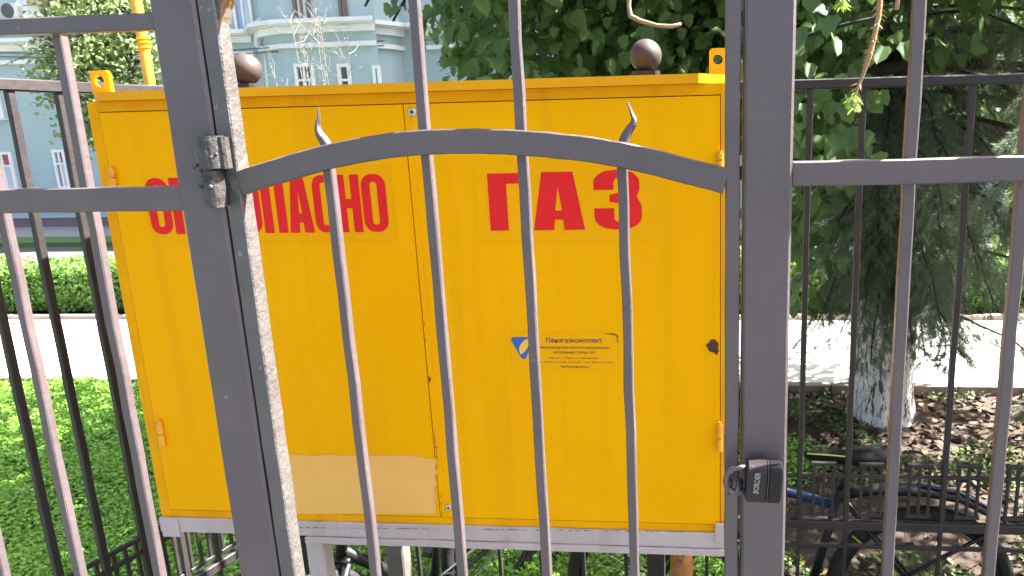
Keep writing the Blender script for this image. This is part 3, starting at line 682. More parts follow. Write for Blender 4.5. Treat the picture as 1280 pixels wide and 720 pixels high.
def fence_run(a, b, n, label, off=None, group='fence behind the cabinet', dz=(0, 0)):
    a, b = V(a), V(b); ex = (b-a).normalized(); ay_ = V((-ex.y, ex.x, 0)); Lg = (b-a).length
    t = thing('steel_fence', label, 'fence', tuple((a+b)/2), 'steel fence runs')
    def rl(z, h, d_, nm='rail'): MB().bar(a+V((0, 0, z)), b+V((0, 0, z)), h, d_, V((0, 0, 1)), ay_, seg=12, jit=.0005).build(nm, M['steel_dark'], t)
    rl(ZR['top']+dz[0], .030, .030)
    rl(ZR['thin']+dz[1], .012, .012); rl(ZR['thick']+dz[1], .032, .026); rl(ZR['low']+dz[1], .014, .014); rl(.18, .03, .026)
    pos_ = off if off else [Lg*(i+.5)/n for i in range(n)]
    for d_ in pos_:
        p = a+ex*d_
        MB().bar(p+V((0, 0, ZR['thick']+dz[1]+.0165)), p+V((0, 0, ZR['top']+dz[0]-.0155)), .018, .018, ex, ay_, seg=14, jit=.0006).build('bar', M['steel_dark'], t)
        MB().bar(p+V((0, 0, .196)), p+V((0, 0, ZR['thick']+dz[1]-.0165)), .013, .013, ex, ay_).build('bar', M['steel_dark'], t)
    mids = [(u+v)/2 for u, v in zip(pos_, pos_[1:])]
    for d_ in mids: ornament(a+ex*d_, ex, ZR['thick']+dz[1]+.045, ZR['thin']+dz[1]+.037, t)
    return t
# right run: bars where the photo has them, spacing 0.166
xr0 = xpA+.032; s1 = sx(1003, 480, QB); sp = (sx(1189, 480, QB)-s1)/3
offs = []; x = s1-sp*3
while x < 2.6:
    if x > xr0+.03: offs.append(x-xr0)
    x += sp
fence_run((xr0, QB, 0), (2.62, QB, 0), 0, 'dark lattice-footed fence run in front of the parked bicycle', offs)
wl = xpA-.032-(xpB+.032); nb = 8
fence_run((xpB+.032, QB, 0), (xpA-.032, QB, 0), nb, 'dark lattice-footed fence run hidden behind the yellow cabinet')
# side run splays out towards the viewer
pa = onz(133, 718, ZR['thin']); pb = onz(187, 690, ZR['thin']); dsl = (pb.x-pa.x)/(pb.y-pa.y)
slope = .26
ca = V((xpB-.012, QB-.032, 0)); cbk = V((ca.x-slope*1.12, QB-.032-1.12, 0))
exs = (ca-cbk).normalized(); Ls = (ca-cbk).length
def s_hit(px_, py_):   # distance along the side run seen through a pixel
    d = ray(px_, py_); nrm_ = V((exs.y, -exs.x, 0)); t = (cbk-V((0, 0, 0))).dot(nrm_)/d.dot(nrm_); p = CAMP+d*t; return (V((p.x, p.y, 0))-cbk).dot(exs), p.z
so_ = [s_hit(x, 480)[0] for x in (21, 86, 142)]
stp = .118
offs = [so_[0]-stp, so_[0], so_[1], so_[2]]
x = so_[2]+ (so_[2]-so_[1])*.98
while x < Ls-.02: offs.append(x); x += (so_[2]-so_[1])
ztop_side = s_hit(60, 108)[1]; zth = s_hit(160, 704)[1]
print('side', so_, Ls, ztop_side, ZR, zth, zball)
fence_run(cbk, ca, 0, 'dark side fence with lattice feet running back along the lawn', [o for o in offs if o > .02], dz=(ztop_side-ZR['top'], 0))

# ------------------------------------------------------------------ bicycles
def make_bike(label, loc, rotz, group):
    t = thing('bicycle', label, 'bicycle', loc, group, rotz)
    X, Z = V((1, 0, 0)), V((0, 0, 1)); r = .335
    RW, FWc = V((0, 0, r+.022)), V((-1.04, 0, r+.022)); BB = V((-.43, 0, .30)); ST = V((-.285-.03, 0, .78)); HT = V((-.80, 0, .87)); HB = V((-.845, 0, .70))
    for c in (RW, FWc):
        tw = MB(); tw.torus(c, r, .027, X, Z, 56, 10); ty = tw.build('tyre', M['rubber'], t, smooth=True, local=True)
        mb = MB(); mb.torus(c, r-.034, .011, X, Z, 48, 6, 1.3); mb.build('rim', M['bikeblack'], ty, smooth=True, local=True)
        mb = MB()
        for i in range(24):
            a = 2*math.pi*i/24; e = V((math.cos(a), 0, math.sin(a))); a2 = a+.5*(1 if i % 2 else -1); h = V((math.cos(a2), 0, math.sin(a2)))
            mb.tube([c+h*.022+V((0, .02*(1 if i % 2 else -1), 0)), c+e*(r-.035)], .0013, 4)
        mb.build('spokes', M['alloy'], ty, local=True)
        MB().tube([c+V((0, -.045, 0)), c+V((0, .045, 0))], .018, 12).build('hub', M['alloy'], ty, local=True)
    fm = MB(); fm.tube([BB, ST], .0175, 12); fm.tube([HB+V((.005, 0, .03)), BB], .021, 12)
    for sgn in (-1, 1):
        fm.tube([BB+V((0, .02*sgn, 0)), RW+V((.0, .055*sgn, 0))], .010, 8); fm.tube([ST+V((0, .015*sgn, -.03)), RW+V((0, .055*sgn, 0))], .0085, 8)
    fm.tube([HB, HT], .021, 12); fm.build('frame', M['bikeblack'], t, smooth=True, local=True)
    MB().tube([HT+V((0, 0, -.03)), ST.lerp(BB, .14)], .0185, 12).build('top_tube', M['bikeblue'], t, smooth=True, local=True)
    fk = MB()
    for sgn in (-1, 1): fk.tube([HB+V((0, .035*sgn, -.01)), FWc+V((0, .055*sgn, 0))], [.015, .011], 10)
    fk.tube([HB+V((0, -.045, -.005)), HB+V((0, .045, -.005))], .016, 8); fk.build('fork', M['bikeblack'], t, smooth=True, local=True)
    sp_ = ST+(ST-BB).normalized()*.10
    MB().tube([ST-(ST-BB).normalized()*.02, sp_], .0135, 10).build('seat_post', M['bikeblack'], t, smooth=True, local=True)
    # saddle: lofted sections from nose to tail
    sec = [(-.165, .014, .018, .000), (-.15, .020, .03, .002), (-.08, .025, .035, .004), (0, .040, .042, .004), (.06, .066, .05, .010), (.10, .076, .052, .017), (.125, .068, .045, .022), (.135, .04, .02, .02)]
    vs_, f = [], []; n = 14; zt = sp_.z+.055
    for (dx, hw, th, up_) in sec:
        for j in range(n):
            a = 2*math.pi*j/n; c_, s_ = math.cos(a), math.sin(a)
            vs_.append((sp_.x+dx, hw*math.copysign(abs(c_)**.7, c_), zt+up_-th/2+th/2*math.copysign(abs(s_)**.6, s_)))
    for i in range(len(sec)-1):
        for j in range(n): f.append((i*n+j, i*n+(j+1) % n, (i+1)*n+(j+1) % n, (i+1)*n+j))
    f += [tuple(range(n)), tuple((len(sec)-1)*n+j for j in range(n-1, -1, -1))]
    sd_ = MB().add(vs_, f).build('saddle', M['saddle'], t, smooth=True, local=True)
    MB().tube([(sp_.x-.158, -.016, zt+.001), (sp_.x-.08, -.0262, zt+.001), (sp_.x-.02, -.036, zt+.001)], .0028, 6).build('piping', M['saddleline'], sd_, local=True)
    MB().tube([(sp_.x-.11, 0, zt-.025), (sp_.x-.02, 0, zt-.05), (sp_.x+.08, 0, zt-.03)], .005, 6).build('saddle_rail', M['alloy'], sd_, local=True)
    # long rear mudguard carried by the seat post
    pts = [V((ST.x+.015, 0, ST.z-.01)), V((-.18, 0, .795)), V((-.02, 0, .80)), V((.12, 0, .775)), V((.24, 0, .71)), V((.30, 0, .655))]
    vs_, f = [], []
    for i, p in enumerate(pts):
        w_ = .018+.03*min(1, i/2)
        for (dy, dz) in ((-w_, -.018), (-w_*.8, .0), (0, .010), (w_*.8, 0), (w_, -.018), (0, .002)): vs_.append(p+V((0, dy, dz)))
    for i in range(len(pts)-1):
        for j in range(6): f.append((i*6+j, i*6+(j+1) % 6, (i+1)*6+(j+1) % 6, (i+1)*6+j))
    f += [(5, 4, 3, 2, 1, 0), tuple(len(vs_)-6+j for j in range(6))]
    mg = MB().add(vs_, f).build('mudguard', M['bikeblack'], t, smooth=True, local=True)
    MB().tube([pts[2]+V((0, -.02, .011)), pts[3]+V((0, -.02, .011)), pts[4]+V((0, -.02, .011)), pts[5]+V((0, -.018, .010))], .006, 6).build('blue_stripe', M['bikeblue'], mg, smooth=True, local=True)
    MB().tube([V((.285, -.03, .66)), V((-.02, -.075, .50)), V((-.12, -.08, .45))], .008, 8).build('mudguard_stay', M['bikeblack'], t, smooth=True, local=True)
    MB().tube([V((-.27, -.03, .60)), V((-.15, -.05, .50)), V((-.03, -.06, .40))], .0035, 6).build('brake_cable', M['yellowline'], t, smooth=True, local=True)
    ck = MB(); ck.torus(BB+V((0, -.045, 0)), .085, .006, X, Z, 36, 6); ck.tube([BB+V((0, -.06, 0)), BB+V((0, .06, 0))], .02, 12)
    for i in range(4):
        a = i*math.pi/2+.4; ck.tube([BB+V((0, -.045, 0)), BB+V((.085*math.cos(a), -.045, .085*math.sin(a)))], .007, 6)
    ck.build('chainring', M['bikeblack'], t, smooth=True, local=True)
    for sgn in (-1, 1):
        e = V((math.cos(.5), 0, math.sin(.5)))*.165*sgn
        mb = MB(); mb.tube([BB+V((0, -.065*sgn*-1, 0)), BB+e+V((0, .075*sgn, 0))], [.011, .009], 8); mb.build('crank', M['alloy'], t, smooth=True, local=True)
        q = BB+e; MB().box(q.x-.045, q.x+.045, min(q.y+.08*sgn, q.y+.17*sgn), max(q.y+.08*sgn, q.y+.17*sgn), q.z-.012, q.z+.012, c=.3).build('pedal', M['black'], t, local=True)
    st_ = MB(); st_.tube([HT, HT+V((.01, 0, .07)), HT+V((-.07, 0, .10))], .016, 10); st_.build('stem', M['bikeblack'], t, smooth=True, local=True)
    hb = HT+V((-.07, 0, .10)); mb = MB(); mb.tube([hb+V((.06, -.31, .02)), hb+V((.02, -.15, .012)), hb, hb+V((.02, .15, .012)), hb+V((.06, .31, .02))], .012, 10); hbo = mb.build('handlebar', M['bikeblack'], t, smooth=True, local=True)
    for sgn in (-1, 1): MB().tube([hb+V((.04, .2*sgn, .016)), hb+V((.06, .32*sgn, .021))], .017, 10).build('grip', M['rubber'], hbo, smooth=True, local=True)
    ch = MB(); ch.tube([BB+V((0, -.045, .087)), RW+V((0, -.05, .04))], .004, 5); ch.tube([BB+V((0, -.045, -.087)), RW+V((0, -.05, -.04))], .004, 5); ch.build('chain', M['alloy'], t, local=True)
    return t
qk2 = 2.60
xw = sx(1155, 640, qk2)
make_bike('black and blue bicycle leaning behind the fence at lower right', (xw, qk2, .0), 0, 'bicycles parked behind the fence')
b2 = at(607, 694, 2.9)
make_bike('dark bicycle mostly hidden behind the cabinet, only its wheel showing', (b2.x+.05, 2.95, 0), R(68), 'bicycles parked behind the fence')

# ------------------------------------------------------------------ building across the street
QW = 16.9
bd = thing('apartment_building', 'pale mint apartment building with white cornices and rounded bay', 'building', (-6, QW+4, 0))
def bx(name, x0, x1, y0, y1, z0, z1, m, parent=None): return MB().box(x0, x1, y0, y1, z0, z1).build(name, M[m], parent or bd)
bx('wall', -30, 22, QW, QW+9, 0, 12.5, 'wall')
zp1, = (sz(60, 270.5, QW),)
bx('plinth', -30, 22, QW-.06, QW-.002, 0, zp1, 'plinth'); bx('plinth_ledge', -30, 22, QW-.09, QW-.061, zp1-.03, zp1+.05, 'wall')
QBay = QW-1.15
bz = [sx(332, 40, QW), sx(352, 40, QBay), sx(470, 40, QBay), sx(500, 40, QW)]
bx0, bx1, bx2, bx3 = bz
def bay(name, off, z0, z1, m):
    poly_ = [(bx0-off, QW-.003), (bx0+.12-off, QW-.35-off*.5), (bx0+.45-off*.6, QW-.8-off), (bx1-off*.3, QBay-off), (bx2+off*.3, QBay-off), (bx3-.45+off*.6, QW-.8-off), (bx3-.12+off, QW-.35-off*.5), (bx3+off, QW-.003)]
    n = len(poly_); vs_ = [(x, y, z0) for x, y in poly_]+[(x, y, z1) for x, y in poly_]
    f = [tuple(range(n)), tuple(range(2*n-1, n-1, -1))]+[(i, (i+1) % n, n+(i+1) % n, n+i) for i in range(n)]
    return MB().add(vs_, f).build(name, M[m], bd)
bay('bay', 0, 0, 12.4, 'wall')
zc1, zc0 = sz(305, 42, QW-.25), sz(305, 52, QW-.25); zd1_, zd0_ = sz(305, 64.5, QW-.1), sz(305, 70, QW-.1)
bay('bay_cornice', .22, zc0+.15, zc1, 'bwhite'); bay('bay_cornice', .30, zc1+.002, zc1+.09, 'bwhite'); bay('bay_cornice', .12, zc0, zc0+.147, 'bwhite'); bay('bay_string_course', .10, zd0_, zd1_, 'bwhite')
for xa, xb in ((-30, bx0-.3), (bx3+.3, 22)):
    bx('cornice', xa, xb, QW-.26, QW-.003, zc0+.15, zc1, 'bwhite'); bx('cornice', xa, xb, QW-.36, QW-.003, zc1+.002, zc1+.09, 'bwhite'); bx('cornice', xa, xb, QW-.14, QW-.003, zc0, zc0+.147, 'bwhite')
    bx('string_course', xa, xb, QW-.11, QW-.003, zd0_, zd1_, 'bwhite')
def window(x0, x1, y0, y1, q, fm='wframe', pane='glass', div=1, transom=None, tp=None):
    a, b = at(x0, y0, q), at(x1, y1, q); X0, X1, Z1, Z0 = a.x, b.x, a.z, b.z; fw_ = .07
    mb = MB(); mb.box(X0, X0+fw_, q-.06, q-.004, Z0, Z1); mb.box(X1-fw_, X1, q-.06, q-.004, Z0, Z1)
    mb.box(X0+fw_+.001, X1-fw_-.001, q-.06, q-.004, Z1-fw_, Z1); mb.box(X0+fw_+.001, X1-fw_-.001, q-.06, q-.004, Z0, Z0+fw_)
    wo = mb.build('window', M[fm], bd)
    n = div+1; wdt = (X1-X0-2*fw_)/n
    for i in range(n):
        u0, u1 = X0+fw_+wdt*i+.025, X0+fw_+wdt*(i+1)-.025
        pm = pane if isinstance(pane, str) else pane[i % len(pane)]
        zt2 = Z1-fw_
        if transom:
            zt2 = Z1-(Z1-Z0)*transom; MB().box(u0, u1, q-.03, q-.006, zt2+.05, Z1-fw_).build('pane', M[tp or pm], wo)
        MB().box(u0, u1, q-.03, q-.006, Z0+fw_, zt2-.001).build('pane', M[pm], wo)
        if i: MB().box(u0-.052, u0-.002, q-.055, q-.006, Z0+fw_, Z1-fw_).build('mullion', M[fm], wo)
    if transom: MB().box(X0+fw_, X1-fw_, q-.054, q-.0065, zt2, zt2+.049).build('transom', M[fm], wo)
    MB().box(X0-.08, X1+.08, q-.16, q-.0035, Z0-.06, Z0-.002).build('sill', M['bwhite'], wo)
window(66, 91, 187, 236, QW, 'wframe', ('shade', 'curtain'), 1, .38, 'redprint')
window(-10, 25, 190, 239, QW, 'wframe', ('glass', 'curtain'), 1, .38, 'redprint')
window(-70, -40, 190, 239, QW, 'wframe', 'glass', 1)
window(-16, 7, 112, 147, QW, 'wframe', ('curtain', 'glass'), 1)
window(-80, -50, 112, 147, QW, 'wframe', ('curtain', 'glass'), 1)
window(15, 45, -42, 4, QW, 'wframe', ('glass_blue', 'curtain'), 1)
window(284, 320, -50, 41, QW, 'wframe', ('glass_blue', 'curtain'), 1, .3)
window(359, 391, -62, 32, QBay, 'wbrown', ('curtain', 'curtain'), 1, .3)
window(417, 437, -62, 33, QBay, 'wbrown', ('curtain',), 0, .3)
window(368, 398, 80, 128, QBay, 'bwhite' if 0 else 'wframe', ('shade', 'shade'), 1, .45)
window(422, 443, 80, 128, QBay, 'wframe', ('shade',), 0, .45)
window(342, 350, 82, 128, QW-.02, 'wbrown', ('shade',), 0)
window(466, 480, 82, 128, QBay, 'wframe', ('shade',), 0)
bx('wall_recess_panel', sx(112, 0, QW), sx(131, 0, QW), QW-.05, QW-.002, sz(120, 16, QW), sz(120, -60, QW), 'plinth')
dp = [(331, -60), (333, 0), (335, 20), (322.5, 29), (322.5, 56), (334, 68), (338, 110), (341, 160)]
MB().tube([at(x, y, QW-.42 if 20 < y < 60 else QW-.2) for x, y in dp], .085, 10).build('drainpipe', M['bwhite'], bd, smooth=True)
a = at(4, 7.5, QW-.3); b = at(26, 20, QW-.3)
acu = thing('air_conditioner', 'boxy white air conditioner unit on the wall at top left', 'air conditioner', ((a.x+b.x)/2, QW-.2, b.z))
MB().box(a.x, b.x, QW-.36, QW-.05, b.z, a.z, c=.08).build('casing', M['ac'], acu)
mb = MB(); cx_, cz_ = a.x+(b.x-a.x)*.36, (a.z+b.z)/2
for k in range(5): mb.torus((cx_, QW-.362, cz_), .02+.03*k, .006, V((1, 0, 0)), V((0, 0, 1)), 24, 5)
mb.build('fan_grille', M['acgrille'], acu)
MB().tube([(cx_, QW-.361, cz_), (cx_, QW-.3595, cz_)], .17, 24).build('fan_recess', M['acgrille'], acu)
MB().box(a.x+.02, b.x-.02, QW-.34, QW-.003, b.z-.05, b.z-.001).build('bracket', M['ac'], acu)
a = at(35, 6, QW-.3); b = at(79, 20, QW-.3)
acb = thing('balcony_box', 'pale boxed balcony ledge with beige top at top left', 'balcony', ((a.x+b.x)/2, QW-.2, b.z))
MB().box(a.x, b.x, QW-.5, QW-.003, b.z-.4, a.z-.06, c=.05).build('front_panel', M['ac'], acb); MB().box(a.x-.05+.25, b.x+.15, QW-.6, QW-.003, a.z-.055, a.z+.07, c=.1).build('ledge', M['beige'], acb)
for i, (ya, yb) in enumerate(((66, 69), (71, 74))):
    pts = [at(-30, ya-.5, 15.2), at(60, ya+1, 15.4), at(200, yb-1, 15.7), at(480, yb-18+i, 16)]
    o = MB().tube(pts, .012, 6).build('overhead_cable', M['black']); tag(o, ('upper' if i == 0 else 'lower')+' of two thin cables crossing the mint facade', 'cable', 'cables along the facade')

# ------------------------------------------------------------------ hedge
hd = thing('hedge', 'long clipped green hedge along the far side of the footpath', 'hedge', (-1, 8.55, 0))
hx0, hx1, hq0, hq1 = -10.5, 7.0, 8.12, 9.0; hz = sz(70, 328, 8.5)
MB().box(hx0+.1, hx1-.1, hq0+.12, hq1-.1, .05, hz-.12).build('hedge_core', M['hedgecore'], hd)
N = 52000
P_ = np.stack([rng.uniform(hx0, hx1, N), rng.uniform(hq0, hq1, N), rng.uniform(.08, hz, N)], 1)
k = rng.random(N)
P_[k < .55, 1] = hq0 + np.abs(rng.normal(0, .06, (k < .55).sum())); P_[k > .62, 2] = hz - np.abs(rng.normal(0, .07, (k > .62).sum()))
wob = .07*np.sin(P_[:, 0]*2.3)+.05*np.sin(P_[:, 0]*5.1+1)
P_[:, 2] *= 1+wob*.6; P_[:, 1] += wob*.5*(P_[:, 1] < 8.4)
tipv = rng.normal(0, 1, (N, 3)); tipv[:, 2] += .3; nv = rng.normal(0, .6, (N, 3)); nv[:, 2] += .9; nv[:, 1] -= .6
scatter('foliage', LEAFQ, LEAFQF, P_, tipv, nv, rng.uniform(.035, .07, N), M['hedge'], hd)

# ------------------------------------------------------------------ trees
def limb(mb, p, d, L, r, depth, out, droop=.0, spread=.6, n=5):
    pts = [V(p)]; rad = [r]; dd = V(d).normalized()
    for i in range(n):
        dd = (dd+V((random.gauss(0, .10), random.gauss(0, .10), random.gauss(0, .08)-droop))).normalized(); pts.append(pts[-1]+dd*(L/n)); rad.append(r*(1-.55*(i+1)/n))
    mb.tube(pts, rad, 7 if r > .02 else 5)
    if depth <= 0: out.append(pts); return
    for i in range(2, n+1):
        for _ in range(1 if i < n else 2):
            a = V((random.gauss(0, 1), random.gauss(0, 1), random.gauss(.1, .6))).normalized()
            limb(mb, pts[i], (dd*.7+a*spread), L*random.uniform(.5, .72), rad[i]*.62, depth-1, out, droop, spread, n)

# broadleaf tree: trunk hidden behind the cabinet, crown hanging over it
TB = V((-.25, 5.0, 0))
bt = thing('broadleaf_tree', 'leafy dark green broadleaf tree hanging over cabinet and fence', 'tree', tuple(TB))
mb = MB(); mb.tube([TB, TB+V((.03, 0, .8)), TB+V((.0, .05, 1.9)), TB+V((.1, .0, 3.2)), TB+V((.1, .1, 4.3)), TB+V((.0, .1, 5.2))], [.20, .17, .15, .12, .09, .03], 14)
tips = []
for z_, az, L_ in [(1.7, 0.1, 1.7), (2.2, 2.9, .8), (2.2, -1.4, 1.2), (2.5, .5, 1.9), (2.9, -.5, 1.9), (3.1, 3.3, .9), (3.4, -2.2, 1.4), (3.8, .2, 2.0), (3.9, 1.6, 1.4), (4.0, -1.2, 1.3), (2.3, -.2, 2.4), (2.7, .1, 2.6)]:
    limb(mb, TB+V((.08, .03, z_)), (math.cos(az), math.sin(az), .28), L_, .055, 1, tips, droop=.06)
mb.build('trunk', M['bark'], bt, smooth=True)
def crown_pts(N):
    P = []
    while len(P) < N:
        n = 60000
        q = np.stack([rng.uniform(-2.6, 4.6, n), rng.uniform(3.5, 7.6, n), rng.uniform(.9, 6.6, n)], 1)
        x, y, z = q.T
        dx = (x-.9)/np.where(x < .9, 2.75, 3.6); dy = (y-5.4)/2.1; dz = (z-3.5)/np.where(z < 3.5, 2.7, 2.5)
        rr_ = np.sqrt(dx**2+dy**2+dz**2)
        lump = .16*np.sin(x*2.1+1.3*y)+.14*np.sin(z*2.7+x*1.7+.5)+.10*np.sin(4.3*x+3.1*z-2*y)
        clump = np.sin(x*5.3+np.sin(z*4)*1.5)+np.sin(y*5.7+x*1.3)+np.sin(z*6.1+y*2)
        ok = (rr_ < .96+lump) & (rr_ > .45) & (clump > -.75)
        # the lower left stays clear of the street side, foliage hangs low only to the right of the post
        low = np.where(x > .55, 1.05+.35*np.sin(3*x+2*y), 2.0+.15*np.sin(5*x))
        ok &= z > low
        ok &= ~((x > .95) & (z < 1.9) & (y > 4.0) & (clump < .7))
        ok &= x > -2.02+.25*np.sin(3.2*z+.6)+.35*np.abs(z-2.9)**.5*0
        ok &= ~((x > .85) & (z < 2.5) & (y < 5.5)) & ~((x > 1.5) & (z < 2.75+.2*np.sin(4*x)) & (y < 5.8))
        P += list(q[ok])
    return np.array(P[:N])
N = 20000
P_ = crown_pts(N)
n2 = 11500; q2 = np.stack([rng.uniform(-2.7, .9, n2), rng.uniform(4.0, 6.4, n2), rng.uniform(2.05, 3.7, n2)], 1)
lim = -1.72-.16*(q2[:, 1]-5)-.12*np.sin(q2[:, 2]*7)-.35*np.clip((q2[:, 2]-2.75), 0, .6)
cl2 = np.sin(q2[:, 0]*6.3+np.sin(q2[:, 2]*5)*1.5)+np.sin(q2[:, 1]*5.7+q2[:, 0]*1.3)+np.sin(q2[:, 2]*7.1+q2[:, 1]*2)
q4 = np.stack([rng.uniform(-2.4, 3.2, 7000), rng.uniform(5.2, 7.3, 7000), rng.uniform(3.9, 6.3, 7000)], 1)  # unseen upper leaves, added so the crown shades the far lawn
q4 = q4[(np.sin(q4[:, 0]*3.1+q4[:, 2])+np.sin(q4[:, 1]*4.7+q4[:, 0])+np.sin(q4[:, 2]*4.1) > -.8)]
P_ = np.concatenate([P_, q4, q2[(q2[:, 0] > lim+rng.normal(0, .05, n2)) & (cl2 > -1.1)]]); N = len(P_)
clr = P_ - np.array([.9, 5.4, 3.2])
tipv = rng.normal(0, .55, (N, 3)); tipv[:, 2] -= .75; tipv += nrm(clr)*.35
nv = rng.normal(0, .45, (N, 3)); nv[:, 2] += .65; nv[:, 1] -= .55; nv += nrm(clr)*.3
szs = rng.uniform(.055, .122, N)
# the leaves that show largest are single leaves
dist = np.linalg.norm(P_-np.array([0, 0, EYE]), axis=1)
cv = P_-np.array(CAMP); dep = cv@np.array(FW); ix = CX+F_PX*(cv@np.array(RT))/dep; iy = CY-F_PX*(cv@np.array(UP))/dep
inview = (dep > 0) & (ix > 420) & (ix < 1290) & (iy > -10) & (iy < 400) & ~((ix < 905) & (iy > 95)) & ~((ix > 905) & (ix < 990))
score = np.where(inview, szs/dist, 0); idx = np.argsort(-score)[:290]; rest = np.setdiff1d(np.arange(N), idx)
scatter('crown', LEAF5, LEAF5F, P_[rest], tipv[rest], nv[rest], szs[rest], M['leaf'], bt)
lm = bpy.data.meshes.new('leaf'); lm.from_pydata([tuple(v) for v in LEAF5], [], LEAF5F); lm.materials.append(M['leaf']); lm.update()
for i in idx:
    y_ = V(tipv[i]).normalized(); x_ = y_.cross(V(nv[i])).normalized(); z_ = x_.cross(y_)
    o = bpy.data.objects.new('leaf', lm); col.objects.link(o); o.parent = bt
    mm = Matrix((x_, y_, z_)).transposed().to_4x4(); o.matrix_local = Matrix.Translation(V(P_[i])-TB) @ mm @ Matrix.Scale(float(szs[i]), 4)

# second broadleaf tree beyond the hedge
TB2 = V((4.6, 11.2, 0)); bt2 = thing('broadleaf_tree', 'shaded broadleaf tree beyond the hedge behind the spruce', 'tree', tuple(TB2))
mb = MB(); mb.tube([TB2, TB2+V((.05, 0, 1.5)), TB2+V((0, 0, 3.5)), TB2+V((.1, 0, 6))], [.16, .14, .11, .03], 12); tp3 = []
for z_, az, L_ in ((1.9, 2.9, 2.2), (2.2, .2, 2), (2.6, -2.6, 2.2), (3.0, 3.3, 2.2), (3.4, -1.0, 1.8), (4, 1, 1.6)): limb(mb, TB2+V((0, 0, z_)), (math.cos(az), math.sin(az), .35), L_, .05, 1, tp3)
mb.build('trunk', M['bark'], bt2, smooth=True)
n = 26000; q3 = np.stack([rng.uniform(-.5, 9, n), rng.uniform(9.4, 13, n), rng.uniform(1.2, 6.2, n)], 1)
c3 = np.sin(q3[:, 0]*4.1+np.sin(q3[:, 2]*3)*1.5)+np.sin(q3[:, 2]*4.3+q3[:, 1]*2)+np.sin(q3[:, 1]*3.7)
r3 = ((q3[:, 0]-4.4)/4.6)**2+((q3[:, 1]-11.2)/1.9)**2+((q3[:, 2]-3.7)/2.5)**2
q3 = q3[(c3 > -.6) & (r3 < 1+.2*np.sin(q3[:, 0]*2.3)) & (r3 > .2)]; n = len(q3)
tv3 = rng.normal(0, .6, (n, 3)); tv3[:, 2] -= .7; nv3 = rng.normal(0, .5, (n, 3)); nv3[:, 2] += .7; nv3[:, 1] -= .5
scatter('crown', LEAF5, LEAF5F, q3, tv3, nv3, rng.uniform(.10, .17, n), M['leaf'], bt2)

# spruce with whitewashed foot
tbp = onz(1107, 533, 0); TS = V((tbp.x+.02, tbp.y+.2, 0))
spx = thing('spruce_tree', 'drooping spruce with whitewashed trunk foot beyond the bicycle', 'tree', tuple(TS))
def trunk_part(z0, z1, r0, r1, name, m, n=40, rings=16, rough_=.012):
    vs_, f = [], []
    for i in range(rings+1):
        t = i/rings; z = z0+(z1-z0)*t; r = r0+(r1-r0)*t
        for j in range(n):
            a = 2*math.pi*j/n; e = r*(1+.05*math.sin(3*a+.4)+.04*math.sin(7*a+z*1.5)+.03*math.sin(13*a+3*z))+random.gauss(0, rough_*.35)
            if z < .3: e += .03*(1-z/.3)**2*(1+.6*math.sin(5*a))
            vs_.append((TS.x+e*math.cos(a), TS.y+e*math.sin(a), z))
    for i in range(rings):
        for j in range(n): f.append((i*n+j, i*n+(j+1) % n, (i+1)*n+(j+1) % n, (i+1)*n+j))
    MB().add(vs_, f).build(name, m, spx, smooth=False)
trunk_part(-.05, 1.02, .212, .195, 'whitewashed_foot', M['whitewash'])
trunk_part(1.02, 8.5, .195, .06, 'trunk', M['bark'], 24, 30)
def spruce_branch(S, T, z0, az, L, rise, sag, dens=1.0, live=True, r0=.013):
    segs, dead, bm_ = S
    p = T+V((math.cos(az)*r0*4, math.sin(az)*r0*4, z0)); d0 = V((math.cos(az), math.sin(az), 0)); pts = []
    n = 12
    for i in range(n+1):
        t = i/n; pts.append(p+d0*(L*t)+V((random.gauss(0, .012), random.gauss(0, .012), rise*t-sag*t*t)))
    bm_.tube(pts, [r0*(1-.8*i/n)+.002 for i in range(n+1)], 5)
    sd_ = V((-d0.y, d0.x, 0)); m = int(L/.036*dens)
    for i in range(m):
        t = .14+.86*(i+random.random())/m; k = min(int(t*n), n-1); q = pts[k].lerp(pts[k+1], t*n-k)
        for sgn in (-1, 1):
            ln = (.42*(1-.55*t))*random.uniform(.5, 1.15); dd = (d0*random.uniform(.35, .8)+sd_*sgn*random.uniform(.5, 1)+V((0, 0, random.uniform(-1.0, -.25)))).normalized()
            q1 = q+dd*ln*.5; dd2 = (dd+V((0, 0, -.55))).normalized(); q2 = q1+dd2*ln*.5
            if live and random.random() < .95: segs.append((q, q1)); segs.append((q1, q2))
            if not live or random.random() < .08: dead.append((q, q1, q2+V((random.gauss(0, .04), random.gauss(0, .04), -.05))))
            if live:
                for _ in range(2):
                    e = (dd2+V((random.gauss(0, .5), random.gauss(0, .5), random.gauss(-.2, .3)))).normalized(); q3 = q.lerp(q2, random.uniform(.3, .8)); segs.append((q3, q3+e*ln*.4))
def spruce_finish(S, parent, per):
    segs, dead, bm_ = S
    bm_.build('branches', M['bark'], parent, smooth=True)
    a = np.array([tuple(s[0]) for s in segs]); b = np.array([tuple(s[1]) for s in segs])
    ns = len(a); t = rng.random((ns, per, 1)); dirv = nrm(b-a)[:, None, :]
    pos = (a[:, None, :]+(b-a)[:, None, :]*t).reshape(-1, 3); side = rng.normal(0, 1, (ns, per, 3)); side -= (side*dirv).sum(-1, keepdims=True)*dirv
    tipn = (dirv*.75+nrm(side)*.75).reshape(-1, 3); nvn = rng.normal(0, 1, (len(pos), 3))
    scatter('needles', NEED, NEEDF, pos, tipn, nvn, rng.uniform(.020, .034, len(pos)), M['needle'], parent)
    dm = MB()
    for (p, q, r_) in dead: dm.tube([p, q, r_], [.0028, .002, .001], 3, cap=False)
    dm.build('dead_twigs', M['deadtwig'], parent)['kind'] = 'stuff'
    print('spruce segs', ns)
S1 = ([], [], MB())
